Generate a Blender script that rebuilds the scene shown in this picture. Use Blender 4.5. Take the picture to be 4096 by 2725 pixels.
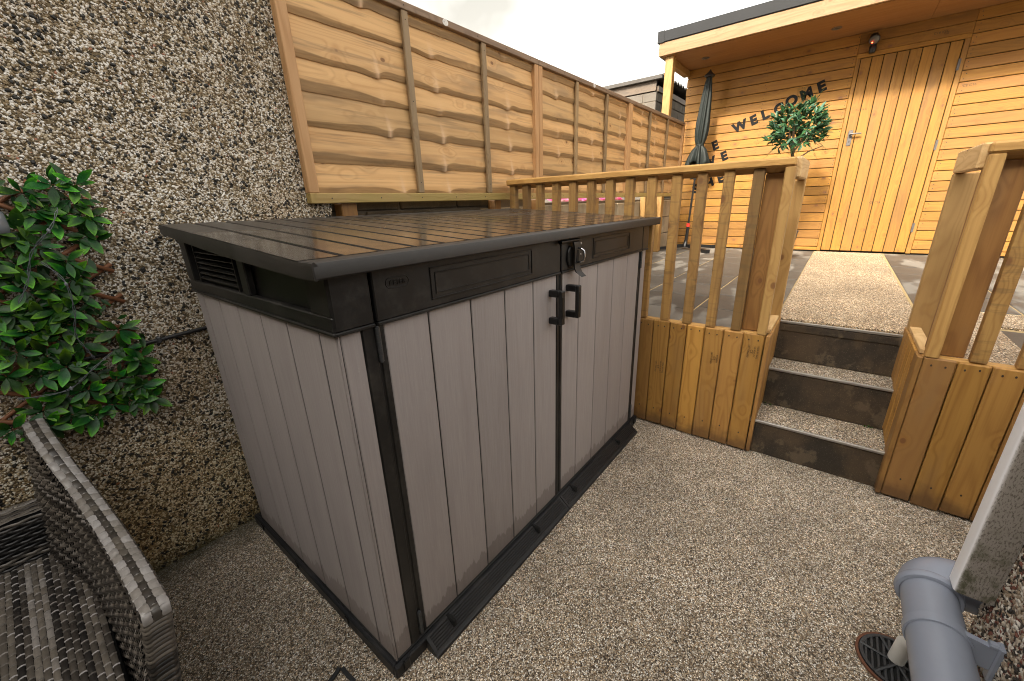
import bpy, bmesh, math, random
from mathutils import Matrix, Vector, Euler, noise as mnoise

R = math.radians
rnd = random.Random(7)
sc = bpy.context.scene
for o in list(bpy.data.objects):
    bpy.data.objects.remove(o, do_unlink=True)

# ------------------------------------------------------------------ camera
CAM = Vector((-0.41365, -0.83230, 1.36691))
RX = Vector((0.6194338699, -0.7843724271, -0.0325818406))
RY = Vector((-0.2728136884, -0.1761587673, -0.9458016600))
RZ = Vector((0.7361211668, 0.5947503546, -0.3231062419))
cam_d = bpy.data.cameras.new('camera')
cam_d.sensor_width = 36.0
cam_d.sensor_fit = 'HORIZONTAL'
cam_d.lens = 14.015
cam_d.clip_start = 0.02
cam_d.clip_end = 1000
cam = bpy.data.objects.new('camera', cam_d)
sc.collection.objects.link(cam)
m = Matrix((RX, -RY, -RZ)).transposed().to_4x4()
m.translation = CAM
cam.matrix_world = m
sc.camera = cam

# ------------------------------------------------------------------ world, sun, exposure
SUN_TRAVEL = Vector((1.0, -0.10, -0.74)).normalized()
SUN_FROM = -SUN_TRAVEL
world = bpy.data.worlds.new('World')
sc.world = world
world.use_nodes = True
wn = world.node_tree.nodes
wl = world.node_tree.links
wn.clear()
sky = wn.new('ShaderNodeTexSky')
sky.sky_type = 'NISHITA'
sky.sun_disc = False
sky.sun_elevation = math.asin(SUN_FROM.z)
sky.sun_rotation = math.atan2(SUN_FROM.x, SUN_FROM.y)
sky.air_density = 1.0
sky.dust_density = 5.0
sky.ozone_density = 0.6
hsv = wn.new('ShaderNodeHueSaturation')
hsv.inputs['Saturation'].default_value = 0.12
wl.new(sky.outputs[0], hsv.inputs['Color'])
tcw = wn.new('ShaderNodeTexCoord')
cl = wn.new('ShaderNodeTexNoise')
cl.inputs['Scale'].default_value = 2.2
cl.inputs['Detail'].default_value = 5
wl.new(tcw.outputs['Generated'], cl.inputs['Vector'])
clr = wn.new('ShaderNodeValToRGB')
clr.color_ramp.elements[0].position = 0.34
clr.color_ramp.elements[0].color = (0.50, 0.47, 0.40, 1)
clr.color_ramp.elements[1].position = 0.56
clr.color_ramp.elements[1].color = (1.10, 1.05, 0.965, 1)
wl.new(cl.outputs['Fac'], clr.inputs[0])
mulw = wn.new('ShaderNodeMix')
mulw.data_type = 'RGBA'
mulw.blend_type = 'MULTIPLY'
mulw.inputs[0].default_value = 1.0
wl.new(hsv.outputs[0], mulw.inputs[6])
wl.new(clr.outputs[0], mulw.inputs[7])
bg = wn.new('ShaderNodeBackground')
bg.inputs['Strength'].default_value = 0.15
wl.new(mulw.outputs[2], bg.inputs['Color'])
wo = wn.new('ShaderNodeOutputWorld')
wl.new(bg.outputs[0], wo.inputs['Surface'])

sun_d = bpy.data.lights.new('sun', 'SUN')
sun_d.energy = 1.7
sun_d.angle = R(5)
sun_d.color = (1.0, 0.90, 0.74)
sun = bpy.data.objects.new('sun', sun_d)
sc.collection.objects.link(sun)
sun.rotation_euler = SUN_FROM.to_track_quat('Z', 'Y').to_euler()

sc.view_settings.view_transform = 'Standard'
sc.view_settings.look = 'None'
sc.view_settings.exposure = 2.12
sc.view_settings.gamma = 1.0
sc.cycles.use_denoising = True
sc.cycles.denoising_prefilter = 'NONE'
sc.cycles.filter_width = 1.05
sc.cycles.max_bounces = 8
sc.cycles.diffuse_bounces = 5

# ------------------------------------------------------------------ node helpers
class NB:
    def __init__(s, name):
        s.m = bpy.data.materials.new(name)
        s.m.use_nodes = True
        s.t = s.m.node_tree
        s.t.nodes.clear()
        s.out = s.t.nodes.new('ShaderNodeOutputMaterial')
        s.b = s.t.nodes.new('ShaderNodeBsdfPrincipled')
        s.t.links.new(s.b.outputs[0], s.out.inputs[0])
        s._tc = None
        s._oi = None

    def n(s, t, **k):
        nd = s.t.nodes.new(t)
        for a, v in k.items():
            setattr(nd, a, v)
        return nd

    def l(s, a, b):
        s.t.links.new(a, b)

    def setin(s, sock, v):
        if isinstance(v, bpy.types.NodeSocket):
            s.l(v, sock)
        elif isinstance(v, (tuple, list)) and len(v) == 3 and sock.type == 'RGBA':
            sock.default_value = (*v, 1)
        else:
            sock.default_value = v

    @property
    def obj(s):
        if s._tc is None:
            s._tc = s.n('ShaderNodeTexCoord')
        return s._tc.outputs['Object']

    @property
    def rand(s):
        if s._oi is None:
            s._oi = s.n('ShaderNodeObjectInfo')
        return s._oi.outputs['Random']

    def pos(s):
        return s.n('ShaderNodeNewGeometry').outputs['Position']

    def math(s, op, a, b=0.0, c=0.0, clamp=False):
        nd = s.n('ShaderNodeMath', operation=op, use_clamp=clamp)
        s.setin(nd.inputs[0], a)
        s.setin(nd.inputs[1], b)
        s.setin(nd.inputs[2], c)
        return nd.outputs[0]

    def vmath(s, op, a, b=(0, 0, 0)):
        nd = s.n('ShaderNodeVectorMath', operation=op)
        s.setin(nd.inputs[0], a)
        s.setin(nd.inputs[1], b)
        return nd.outputs[0]

    def noise(s, v, scale=5, detail=3, rough=0.55, dist=0.0):
        nd = s.n('ShaderNodeTexNoise')
        s.l(v, nd.inputs['Vector'])
        nd.inputs['Scale'].default_value = scale
        nd.inputs['Detail'].default_value = detail
        nd.inputs['Roughness'].default_value = rough
        nd.inputs['Distortion'].default_value = dist
        return nd.outputs['Fac']

    def voro(s, v, scale, feature='F1', rand=1.0):
        nd = s.n('ShaderNodeTexVoronoi', feature=feature)
        s.l(v, nd.inputs['Vector'])
        nd.inputs['Scale'].default_value = scale
        nd.inputs['Randomness'].default_value = rand
        return nd

    def ramp(s, fac, stops, interp='LINEAR'):
        nd = s.n('ShaderNodeValToRGB')
        cr = nd.color_ramp
        cr.interpolation = interp
        while len(cr.elements) < len(stops):
            cr.elements.new(0.5)
        for e, (p, c) in zip(cr.elements, stops):
            e.position = p
            e.color = (*c, 1) if isinstance(c, (tuple, list)) else (c, c, c, 1)
        s.setin(nd.inputs[0], fac)
        return nd.outputs[0]

    def step(s, v, lo, hi):
        nd = s.n('ShaderNodeMapRange', interpolation_type='SMOOTHSTEP')
        s.setin(nd.inputs['Value'], v)
        nd.inputs['From Min'].default_value = lo
        nd.inputs['From Max'].default_value = hi
        return nd.outputs['Result']

    def mix(s, f, a, b, mode='MIX'):
        nd = s.n('ShaderNodeMix', data_type='RGBA', blend_type=mode)
        s.setin(nd.inputs[0], f)
        s.setin(nd.inputs[6], a)
        s.setin(nd.inputs[7], b)
        return nd.outputs[2]

    def hsv(s, c, h=0.5, sat=1.0, v=1.0):
        nd = s.n('ShaderNodeHueSaturation')
        s.setin(nd.inputs['Hue'], h)
        s.setin(nd.inputs['Saturation'], sat)
        s.setin(nd.inputs['Value'], v)
        s.setin(nd.inputs['Color'], c)
        return nd.outputs[0]

    def attr(s, name):
        nd = s.n('ShaderNodeAttribute', attribute_name=name)
        return nd

    def bump(s, h, strength=0.3, dist=0.002):
        nd = s.n('ShaderNodeBump')
        nd.inputs['Strength'].default_value = strength
        nd.inputs['Distance'].default_value = dist
        s.l(h, nd.inputs['Height'])
        s.l(nd.outputs[0], s.b.inputs['Normal'])
        return nd

    def fin(s, color=None, rough=None, metal=None, spec=None, coat=None):
        if color is not None:
            s.setin(s.b.inputs['Base Color'], color)
        if rough is not None:
            s.setin(s.b.inputs['Roughness'], rough)
        if metal is not None:
            s.setin(s.b.inputs['Metallic'], metal)
        if spec is not None:
            s.setin(s.b.inputs['Specular IOR Level'], spec)
        if coat is not None:
            s.setin(s.b.inputs['Coat Weight'], coat)
        return s.m


def sep(nb, v):
    nd = nb.n('ShaderNodeSeparateXYZ')
    nb.l(v, nd.inputs[0])
    return nd.outputs


def comb(nb, x, y, z):
    nd = nb.n('ShaderNodeCombineXYZ')
    for i, v in enumerate((x, y, z)):
        nb.setin(nd.inputs[i], v)
    return nd.outputs[0]


def wood(name, axis, light, dark, knotc=(0.16, 0.065, 0.02), var=0.14, alt=None, altamt=0.3,
         stain=0.0, stainc=(0.16, 0.13, 0.10), rough=0.62, knot=0.10, attrs=False, footdirt=0.0, ringamt=0.55,
         edgegreen=0.0, saw=0.0, alongf=0.55):
    nb = NB(name)
    r = nb.rand
    off = comb(nb, nb.math('MULTIPLY', r, 31.7), nb.math('MULTIPLY', r, 17.3), nb.math('MULTIPLY', r, 53.1))
    v = nb.vmath('ADD', nb.obj, off)
    ai = 'XYZ'.index(axis)

    def scl(al, ac):
        s = [ac, ac, ac]
        s[ai] = al
        return nb.vmath('MULTIPLY', v, tuple(s))
    # knots
    kv = nb.voro(scl(5.5, 8.0), 1.0)
    kd = kv.outputs['Distance']
    kmask = nb.math('SUBTRACT', 1.0, nb.step(kd, knot * 0.55, knot))
    kring = nb.math('SUBTRACT', 1.0, nb.step(kd, knot, knot * 2.6))
    # rings
    low = nb.noise(scl(alongf, 7.0), 1.0, 2, 0.45)
    ph = nb.math('ADD', nb.math('MULTIPLY', low, 95.0), nb.math('MULTIPLY', nb.step(kd, 0.0, 0.42), -12.0))
    ring = nb.math('MULTIPLY_ADD', nb.math('SINE', ph), 0.5, 0.5)
    ring = nb.math('POWER', ring, 2.2)
    fine = nb.noise(scl(5.0, 260.0), 1.0, 3, 0.6)
    mid = nb.noise(scl(1.2, 28.0), 1.0, 4, 0.6)
    g = nb.math('ADD', nb.math('MULTIPLY', ring, ringamt),
                nb.math('ADD', nb.math('MULTIPLY', nb.math('SUBTRACT', fine, 0.5), 0.7),
                        nb.math('MULTIPLY', nb.math('SUBTRACT', mid, 0.42), 1.1)), clamp=True)
    col = nb.mix(g, light, dark)
    if alt is not None:
        r2 = nb.math('FRACT', nb.math('MULTIPLY', r, 7.137))
        col = nb.mix(nb.math('MULTIPLY', nb.math('POWER', r2, 1.6), altamt), col, alt)
    if stain > 0:
        sn = nb.noise(scl(1.8, 9.0), 1.0, 3, 0.6)
        col = nb.mix(nb.math('MULTIPLY', nb.step(sn, 0.52, 0.72), stain), col, stainc)
    r3 = nb.math('FRACT', nb.math('MULTIPLY', r, 13.71))
    col = nb.hsv(col, 0.5, 1.0, nb.math('MULTIPLY_ADD', nb.math('SUBTRACT', r3, 0.5), var * 2, 1.0))
    col = nb.mix(nb.math('MULTIPLY', kring, 0.35), col, dark)
    col = nb.mix(nb.math('MULTIPLY', kmask, 0.85), col, knotc)
    if attrs:
        wa = nb.attr('wane').outputs['Fac']
        wn_ = nb.noise(scl(3.0, 40.0), 1.0, 4, 0.65)
        col = nb.mix(nb.math('MULTIPLY', wa, nb.math('MULTIPLY_ADD', wn_, 0.9, 0.12), clamp=True), col, (0.115, 0.068, 0.030))
        sk_ = nb.noise(scl(1.6, 34.0), 1.0, 4, 0.6)
        col = nb.mix(nb.math('MULTIPLY', nb.step(sk_, 0.54, 0.68), 0.5), col, (0.20, 0.125, 0.06))
        sa = nb.attr('scar').outputs['Fac']
        col = nb.mix(sa, col, (0.66, 0.45, 0.28))
    if footdirt > 0:
        z = sep(nb, nb.pos())[2]
        dn = nb.noise(nb.pos(), 14, 3, 0.6)
        fd = nb.math('SUBTRACT', 1.0, nb.step(nb.math('ADD', z, nb.math('MULTIPLY', nb.math('SUBTRACT', dn, 0.5), 0.16)), 0.02, 0.13))
        col = nb.mix(nb.math('MULTIPLY', fd, footdirt), col, (0.10, 0.05, 0.02))
    if edgegreen > 0:
        gn = nb.noise(nb.pos(), 6, 4, 0.6)
        col = nb.mix(nb.math('MULTIPLY', nb.step(gn, 0.35, 0.6), edgegreen), col, (0.30, 0.25, 0.05))
    if saw > 0:
        sn2 = nb.noise(scl(40.0, 6.0), 1.0, 3, 0.7)
        col = nb.mix(nb.math('MULTIPLY', nb.step(sn2, 0.5, 0.66), saw), col, (0.10, 0.065, 0.03))
    h = nb.math('ADD', nb.math('MULTIPLY', fine, 0.6), nb.math('MULTIPLY', ring, 0.4))
    nb.bump(h, 0.35, 0.0012)
    nb.fin(col, nb.math('MULTIPLY_ADD', mid, 0.2, rough - 0.1))
    return nb.m


# ------------------------------------------------------------------ materials
M = {}
CAB_L, CAB_D = (0.295, 0.137, 0.0145), (0.190, 0.077, 0.0065)
M['cab_y'] = wood('cabin_board', 'Y', CAB_L, CAB_D, var=0.2, alt=(0.27, 0.115, 0.030), altamt=0.5, stain=0.4, stainc=(0.13, 0.055, 0.014), ringamt=0.4, knot=0.14)
M['cab_z'] = wood('cabin_door_board', 'Z', CAB_L, CAB_D, var=0.17, alt=(0.23, 0.11, 0.024), altamt=0.5, stain=0.4, stainc=(0.14, 0.068, 0.018), ringamt=0.4)
M['soffit'] = wood('soffit_ply', 'Y', (0.265, 0.130, 0.044), (0.20, 0.088, 0.026), var=0.03, knot=0.0001, ringamt=0.25)
M['fascia'] = wood('fascia_board', 'Y', (0.245, 0.140, 0.060), (0.175, 0.090, 0.032), var=0.04, ringamt=0.5, knot=0.13)
RAIL_L, RAIL_D = (0.50, 0.285, 0.085), (0.35, 0.175, 0.042)
M['rail_z'] = wood('railing_board', 'Z', (0.44, 0.230, 0.048), (0.29, 0.13, 0.021), var=0.22, alt=(0.25, 0.128, 0.045), altamt=0.75, stain=0.28, stainc=(0.23, 0.14, 0.07), footdirt=0.75)
M['rail_y'] = wood('handrail_wood', 'Y', RAIL_L, RAIL_D, var=0.06, knot=0.13)
M['rail_x'] = wood('return_rail_wood', 'X', (0.62, 0.42, 0.20), (0.46, 0.27, 0.10), var=0.06)
M['stud'] = wood('newel_wood', 'Z', (0.46, 0.27, 0.085), (0.33, 0.17, 0.045), var=0.1, alt=(0.34, 0.24, 0.12), altamt=0.5, knot=0.12)
M['post_dark'] = wood('newel_dark_wood', 'Z', (0.29, 0.142, 0.038), (0.19, 0.083, 0.02), var=0.05, stain=0.4, stainc=(0.17, 0.10, 0.05))
M['baluster'] = wood('baluster_wood', 'Z', (0.34, 0.195, 0.058), (0.21, 0.105, 0.028), var=0.25, alt=(0.13, 0.072, 0.026), altamt=0.75, stain=0.45, stainc=(0.11, 0.06, 0.024), saw=0.4, knot=0.14)
M['fence_x'] = wood('fence_board', 'X', (0.68, 0.41, 0.175), (0.47, 0.245, 0.085), var=0.13, alt=(0.42, 0.28, 0.125), altamt=0.5, stain=0.5, stainc=(0.21, 0.14, 0.075), attrs=True, knot=0.10, alongf=0.22, ringamt=0.42)
M['fence_grey'] = wood('fence_top_rail', 'X', (0.24, 0.16, 0.10), (0.15, 0.092, 0.055), var=0.08)
M['fence_bot'] = wood('fence_bottom_rail', 'X', (0.40, 0.27, 0.10), (0.27, 0.17, 0.05), var=0.06, edgegreen=0.32)
M['batten'] = wood('fence_batten', 'Z', (0.31, 0.21, 0.105), (0.20, 0.125, 0.058), var=0.12, alt=(0.20, 0.145, 0.085), altamt=0.5, stain=0.4, stainc=(0.20, 0.14, 0.08))
M['stile'] = wood('fence_stile', 'Z', (0.52, 0.30, 0.135), (0.40, 0.205, 0.078), var=0.04, knot=0.13)
M['cpost'] = wood('cabin_post', 'Z', (0.32, 0.182, 0.054), (0.23, 0.115, 0.028), var=0.03, knot=0.13)
M['oldwood'] = wood('old_timber', 'Y', (0.10, 0.068, 0.042), (0.055, 0.036, 0.022), var=0.1, stain=0.5, stainc=(0.035, 0.027, 0.022))


def plain(name, c, rough=0.5, metal=0.0, spec=0.5, nscale=0, namt=0.15, bump=0.0, bscale=200):
    nb = NB(name)
    col = c
    if nscale:
        f = nb.noise(nb.obj, nscale, 4, 0.6)
        col = nb.hsv(c, 0.5, 1.0, nb.math('MULTIPLY_ADD', nb.math('SUBTRACT', f, 0.5), namt * 4, 1.0))
    if bump:
        nb.bump(nb.noise(nb.obj, bscale, 2), bump, 0.001)
    return nb.fin(col, rough, metal, spec)


def m_black(name, base, rough, dust=0.35, bump=0.2):
    nb = NB(name)
    d = nb.noise(nb.pos(), 9, 5, 0.65)
    d2 = nb.noise(nb.pos(), 60, 3, 0.6)
    dm = nb.math('MULTIPLY', nb.step(nb.math('MULTIPLY_ADD', d2, 0.35, d), 0.62, 0.9), dust)
    col = nb.mix(dm, base, (0.075, 0.068, 0.06))
    rg = nb.math('MULTIPLY_ADD', dm, 0.3, rough)
    nb.bump(nb.noise(nb.pos(), 420, 2, 0.6), bump, 0.0006)
    return nb.fin(col, rg)


M['blk'] = m_black('black_plastic', (0.0095, 0.0092, 0.009), 0.45)
M['blk_clean'] = m_black('black_plastic_clean', (0.007, 0.007, 0.0072), 0.38, dust=0.1)
M['tray'] = m_black('base_tray_plastic', (0.010, 0.0105, 0.0125), 0.5, dust=0.2)


def m_lid():
    nb = NB('wet_lid_plastic')
    p = nb.pos()
    big = nb.noise(p, 3.2, 4, 0.6)
    fine = nb.noise(p, 70, 3, 0.6)
    x, y, z = sep(nb, p)
    wet = nb.step(nb.math('ADD', nb.math('MULTIPLY_ADD', y, -0.45, 0.62), nb.math('MULTIPLY', nb.math('SUBTRACT', big, 0.5), 0.9)), 0.25, 0.6)
    col = nb.mix(nb.noise(p, 12, 4), (0.050, 0.043, 0.039), (0.030, 0.026, 0.024))
    rg = nb.math('ADD', nb.math('MULTIPLY_ADD', wet, -0.22, 0.27), nb.math('MULTIPLY', fine, 0.10))
    nb.bump(nb.math('ADD', nb.noise(p, 260, 2), nb.math('MULTIPLY', nb.noise(p, 22, 2), 1.2)), 0.10, 0.0012)
    return nb.fin(col, rg, spec=0.7)


M['lid'] = m_lid()
M['rim'] = m_black('lid_rim_plastic', (0.020, 0.0175, 0.0155), 0.5, dust=0.3)


def m_panel(wetfoot):
    nb = NB('grey_wood_effect_plastic')
    r = nb.rand
    v = nb.vmath('ADD', nb.obj, comb(nb, nb.math('MULTIPLY', r, 9.1), nb.math('MULTIPLY', r, 3.3), nb.math('MULTIPLY', r, 21.0)))
    st = nb.noise(nb.vmath('MULTIPLY', v, (190, 190, 7)), 1.0, 4, 0.7)
    bl = nb.noise(nb.vmath('MULTIPLY', v, (14, 14, 1.3)), 1.0, 3, 0.6)
    col = nb.mix(st, (0.44, 0.395, 0.385), (0.28, 0.25, 0.243))
    col = nb.mix(nb.math('MULTIPLY', nb.step(bl, 0.45, 0.75), 0.45), col, (0.285, 0.25, 0.24))
    col = nb.hsv(col, 0.5, 1.0, nb.math('MULTIPLY_ADD', nb.math('SUBTRACT', r, 0.5), 0.14, 1.0))
    # rain splash tide mark at the foot of the boards
    px, py, pz = sep(nb, nb.pos())
    jag = nb.noise(nb.vmath('MULTIPLY', nb.pos(), (38, 38, 3)), 1.0, 3, 0.65)
    big = nb.noise(nb.pos(), 4.0, 2)
    edge = nb.math('MULTIPLY_ADD', jag, 0.13, nb.math('MULTIPLY_ADD', big, 0.10, 0.015))
    w = nb.math('MULTIPLY', nb.step(nb.math('SUBTRACT', edge, pz), -0.006, 0.006), wetfoot)
    col = nb.mix(w, col, nb.mix(0.5, col, (0.10, 0.075, 0.06)))
    # specks of dust and web
    sp = nb.noise(nb.pos(), 180, 2, 0.7)
    col = nb.mix(nb.math('MULTIPLY', nb.step(sp, 0.68, 0.74), 0.35), col, (0.5, 0.48, 0.46))
    nb.bump(st, 0.45, 0.0012)
    return nb.fin(col, 0.55)


M['panel'] = m_panel(0.85)


def m_gravel(name, scale=165, light=1.0, moss=True, warm=0.0):
    nb = NB(name)
    p = nb.pos()
    wob = nb.noise(p, 300, 2)
    v1 = nb.voro(p, scale)
    c1 = sep(nb, v1.outputs['Color'])
    col = nb.ramp(c1[0], [(0.0, (0.030, 0.024, 0.018)), (0.10, (0.095, 0.072, 0.05)), (0.24, (0.23, 0.18, 0.125)), (0.42, (0.36, 0.30, 0.225)),
                          (0.60, (0.48, 0.42, 0.345)), (0.77, (0.66, 0.61, 0.55)), (0.90, (0.86, 0.84, 0.81)), (1.0, (0.92, 0.91, 0.90))], 'CONSTANT')
    tint = nb.ramp(c1[1], [(0.0, (1.15, 0.97, 0.74)), (0.25, (1.0, 0.985, 0.93)), (0.7, (0.98, 1, 0.99)), (0.93, (1.06, 0.94, 0.80))])
    col = nb.mix(1.0, col, tint, 'MULTIPLY')
    d = v1.outputs['Distance']
    gap = nb.step(d, 0.42, 0.72)
    col = nb.mix(nb.math('MULTIPLY', gap, 0.62), col, (0.09, 0.065, 0.045))
    low = nb.noise(p, 1.6, 4, 0.6)
    col = nb.hsv(col, 0.5, 1.0, nb.math('ADD', nb.math('MULTIPLY_ADD', nb.math('SUBTRACT', low, 0.5), 1.0, light), nb.math('MULTIPLY', nb.math('SUBTRACT', nb.noise(p, 6.5, 5, 0.65), 0.5), 0.6)))
    if warm:
        col = nb.mix(warm, col, nb.mix(1.0, col, (1.1, 0.92, 0.66), 'MULTIPLY'))
    if moss:
        x, y, z = sep(nb, p)
        mn = nb.noise(p, 7, 4, 0.65)
        mm = nb.math('MULTIPLY', nb.step(nb.math('MULTIPLY_ADD', nb.math('SUBTRACT', mn, 0.5), 0.28, y), 0.92, 1.12), 0.8)
        col = nb.mix(mm, col, (0.030, 0.030, 0.010))
    h = nb.math('SUBTRACT', 1.0, d)
    nb.bump(nb.math('ADD', h, nb.math('MULTIPLY', c1[2], 0.35)), 0.9, 0.0035)
    return nb.fin(col, nb.math('MULTIPLY_ADD', c1[2], 0.35, 0.42))


M['gravel'] = m_gravel('resin_bound_gravel', 265, 1.12)
M['gravel_path'] = m_gravel('pale_resin_gravel', 200, 1.15, moss=False, warm=0.5)
M['gravel_step'] = m_gravel('step_gravel', 210, 1.05, moss=False, warm=0.1)


def m_render_base(name, c, dark):
    nb = NB(name)
    p = nb.pos()
    f = nb.noise(p, 90, 4, 0.65)
    g = nb.noise(p, 2.4, 4, 0.6)
    col = nb.mix(f, c, dark)
    col = nb.mix(nb.math('MULTIPLY', nb.step(g, 0.45, 0.7), 0.5), col, (0.16, 0.115, 0.055))
    nb.bump(f, 0.8, 0.004)
    return nb.fin(col, 0.9)


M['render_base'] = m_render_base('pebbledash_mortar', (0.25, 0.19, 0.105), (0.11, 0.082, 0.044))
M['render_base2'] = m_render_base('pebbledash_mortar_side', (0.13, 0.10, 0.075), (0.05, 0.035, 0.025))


def m_pebble(name, stops, moss):
    nb = NB(name)
    r = nb.rand
    col = nb.ramp(r, stops, 'CONSTANT')
    p = nb.pos()
    x, y, z = sep(nb, p)
    big = nb.noise(p, 2.2, 5, 0.62)
    col = nb.mix(nb.math('MULTIPLY', nb.step(big, 0.42, 0.68), 0.5), col, nb.mix(1.0, col, (0.62, 0.46, 0.26), 'MULTIPLY'))
    hi = nb.step(nb.math('MULTIPLY_ADD', nb.math('SUBTRACT', big, 0.5), 1.0, z), 1.45, 2.3)
    col = nb.mix(nb.math('MULTIPLY', hi, 0.5), col, nb.mix(1.0, col, (0.55, 0.48, 0.38), 'MULTIPLY'))
    if moss:
        mn = nb.noise(p, 6, 4, 0.65)
        low = nb.math('SUBTRACT', 1.0, nb.step(nb.math('MULTIPLY_ADD', nb.math('SUBTRACT', mn, 0.5), 0.9, z), -0.02, 0.95))
        col = nb.mix(nb.math('MULTIPLY', low, 0.85), col, nb.mix(1.0, col, (0.92, 0.80, 0.52), 'MULTIPLY'))
        low2 = nb.math('SUBTRACT', 1.0, nb.step(nb.math('MULTIPLY_ADD', nb.math('SUBTRACT', mn, 0.5), 0.22, z), -0.02, 0.10))
        col = nb.mix(nb.math('MULTIPLY', low2, 0.8), col, (0.035, 0.036, 0.008))
    f = nb.noise(nb.obj, 2.0, 3)
    col = nb.hsv(col, 0.5, 1.0, nb.math('MULTIPLY_ADD', f, 0.4, 0.8))
    return nb.fin(col, 0.55)


M['pebble'] = m_pebble('wall_pebbles', [(0.0, (0.055, 0.042, 0.026)), (0.09, (0.15, 0.105, 0.055)), (0.28, (0.28, 0.205, 0.11)), (0.42, (0.46, 0.38, 0.26)),
                                        (0.58, (0.66, 0.59, 0.49)), (0.76, (0.82, 0.79, 0.73)), (0.996, (0.40, 0.17, 0.10))], True)
M['pebble_black'] = m_pebble('black_wall_stones', [(0.0, (0.012, 0.011, 0.009)), (0.5, (0.022, 0.020, 0.015)), (0.85, (0.05, 0.04, 0.025))], False)
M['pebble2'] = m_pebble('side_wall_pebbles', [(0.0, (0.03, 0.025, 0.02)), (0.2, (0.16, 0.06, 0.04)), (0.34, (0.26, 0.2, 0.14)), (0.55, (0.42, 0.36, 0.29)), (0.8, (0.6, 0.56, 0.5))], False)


def m_concrete(name, c1, c2, scale=8, stain=0.0, stainc=(0.03, 0.027, 0.02), bump=0.4, rough=0.85, patch=None, grit=220):
    nb = NB(name)
    p = nb.pos()
    a = nb.noise(p, scale, 5, 0.65)
    b = nb.noise(p, grit, 3, 0.6)
    col = nb.mix(a, c1, c2)
    r = nb.rand
    col = nb.hsv(col, 0.5, 1.0, nb.math('MULTIPLY_ADD', nb.math('SUBTRACT', r, 0.5), 0.22, 1.0))
    if stain:
        s = nb.noise(nb.vmath('MULTIPLY', p, (5, 5, 3.0)), 1.0, 5, 0.7)
        col = nb.mix(nb.math('MULTIPLY', nb.step(s, 0.42, 0.62), stain), col, stainc)
    if patch:
        s2 = nb.noise(nb.vmath('ADD', p, (3.1, 1.7, 9.2)), 7.0, 8, 0.68)
        col = nb.mix(nb.math('MULTIPLY', nb.step(s2, 0.54, 0.62), 0.6), col, patch)
    col = nb.mix(nb.math('MULTIPLY', nb.step(b, 0.58, 0.72), 0.35), col, (0.25, 0.19, 0.12))
    nb.bump(nb.math('ADD', b, a), bump, 0.003)
    return nb.fin(col, rough)


M['riser'] = m_concrete('damp_concrete_riser', (0.085, 0.056, 0.030), (0.034, 0.023, 0.013), 9, 0.75, (0.013, 0.011, 0.008), patch=(0.12, 0.088, 0.055))
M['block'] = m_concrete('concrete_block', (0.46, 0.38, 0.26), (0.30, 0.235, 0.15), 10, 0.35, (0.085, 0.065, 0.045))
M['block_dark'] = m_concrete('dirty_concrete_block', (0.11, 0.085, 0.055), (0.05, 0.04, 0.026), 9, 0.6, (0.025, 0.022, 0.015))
M['block_grey'] = m_concrete('grey_concrete_block', (0.13, 0.112, 0.092), (0.08, 0.068, 0.055), 12, 0.3, (0.08, 0.065, 0.05))
M['mortar'] = m_concrete('mortar', (0.17, 0.14, 0.10), (0.09, 0.07, 0.05), 20)
M['sand'] = m_concrete('jointing_sand', (0.42, 0.31, 0.15), (0.30, 0.22, 0.11), 30)


def m_slab():
    nb = NB('riven_paving_slab')
    p = nb.pos()
    r = nb.rand
    a = nb.noise(p, 5, 5, 0.65)
    b = nb.noise(p, 130, 3, 0.6)
    st = nb.noise(nb.vmath('MULTIPLY', p, (3, 16, 3)), 1.0, 4, 0.6)
    col = nb.mix(a, (0.112, 0.102, 0.088), (0.056, 0.051, 0.044))
    col = nb.hsv(col, 0.5, 1.0, nb.math('MULTIPLY_ADD', nb.math('SUBTRACT', r, 0.5), 0.4, 1.0))
    pat = nb.noise(nb.vmath('MULTIPLY', p, (1.5, 3.4, 1)), 1.0, 3, 0.55)
    sky_gleam = nb.step(pat, 0.52, 0.60)
    col = nb.mix(nb.math('MULTIPLY', sky_gleam, 0.55), col, (0.30, 0.275, 0.235))  # pale patches: sky gleam on the wet slabs painted into the colour
    col = nb.mix(nb.math('MULTIPLY', nb.step(b, 0.6, 0.75), 0.25), col, (0.17, 0.15, 0.12))
    nb.bump(nb.math('ADD', nb.math('MULTIPLY', st, 1.5), b), 0.35, 0.003)
    return nb.fin(col, nb.math('MULTIPLY_ADD', sky_gleam, 0.25, 0.52), spec=0.35)


M['slab'] = m_slab()
M['alu'] = plain('aluminium_nosing', (0.40, 0.38, 0.35), 0.42, 0.75, nscale=12, namt=0.2)
M['pipe'] = plain('grey_pvc', (0.235, 0.262, 0.325), 0.27, nscale=9, namt=0.06)
M['roofblk'] = plain('black_roof_trim', (0.009, 0.0095, 0.011), 0.6, spec=0.25, nscale=8, namt=0.15)
M['letter'] = plain('black_vinyl', (0.006, 0.0055, 0.005), 0.6, spec=0.15, nscale=30, namt=0.1)
M['steel'] = plain('brushed_steel', (0.13, 0.12, 0.115), 0.45, 0.6)
M['chrome'] = plain('chrome', (0.62, 0.63, 0.66), 0.18, 1.0)
M['zinc'] = plain('zinc_hinge', (0.10, 0.105, 0.11), 0.38, 0.6, nscale=60, namt=0.1)
M['white_txt'] = plain('white_print', (0.8, 0.8, 0.8), 0.5)
M['white_pvc'] = plain('white_pvc', (0.62, 0.61, 0.58), 0.4, nscale=20, namt=0.12)
M['stamp'] = plain('ink_stamp', (0.055, 0.035, 0.018), 0.7)
M['screw'] = plain('rusty_screw', (0.045, 0.028, 0.018), 0.6)
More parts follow.
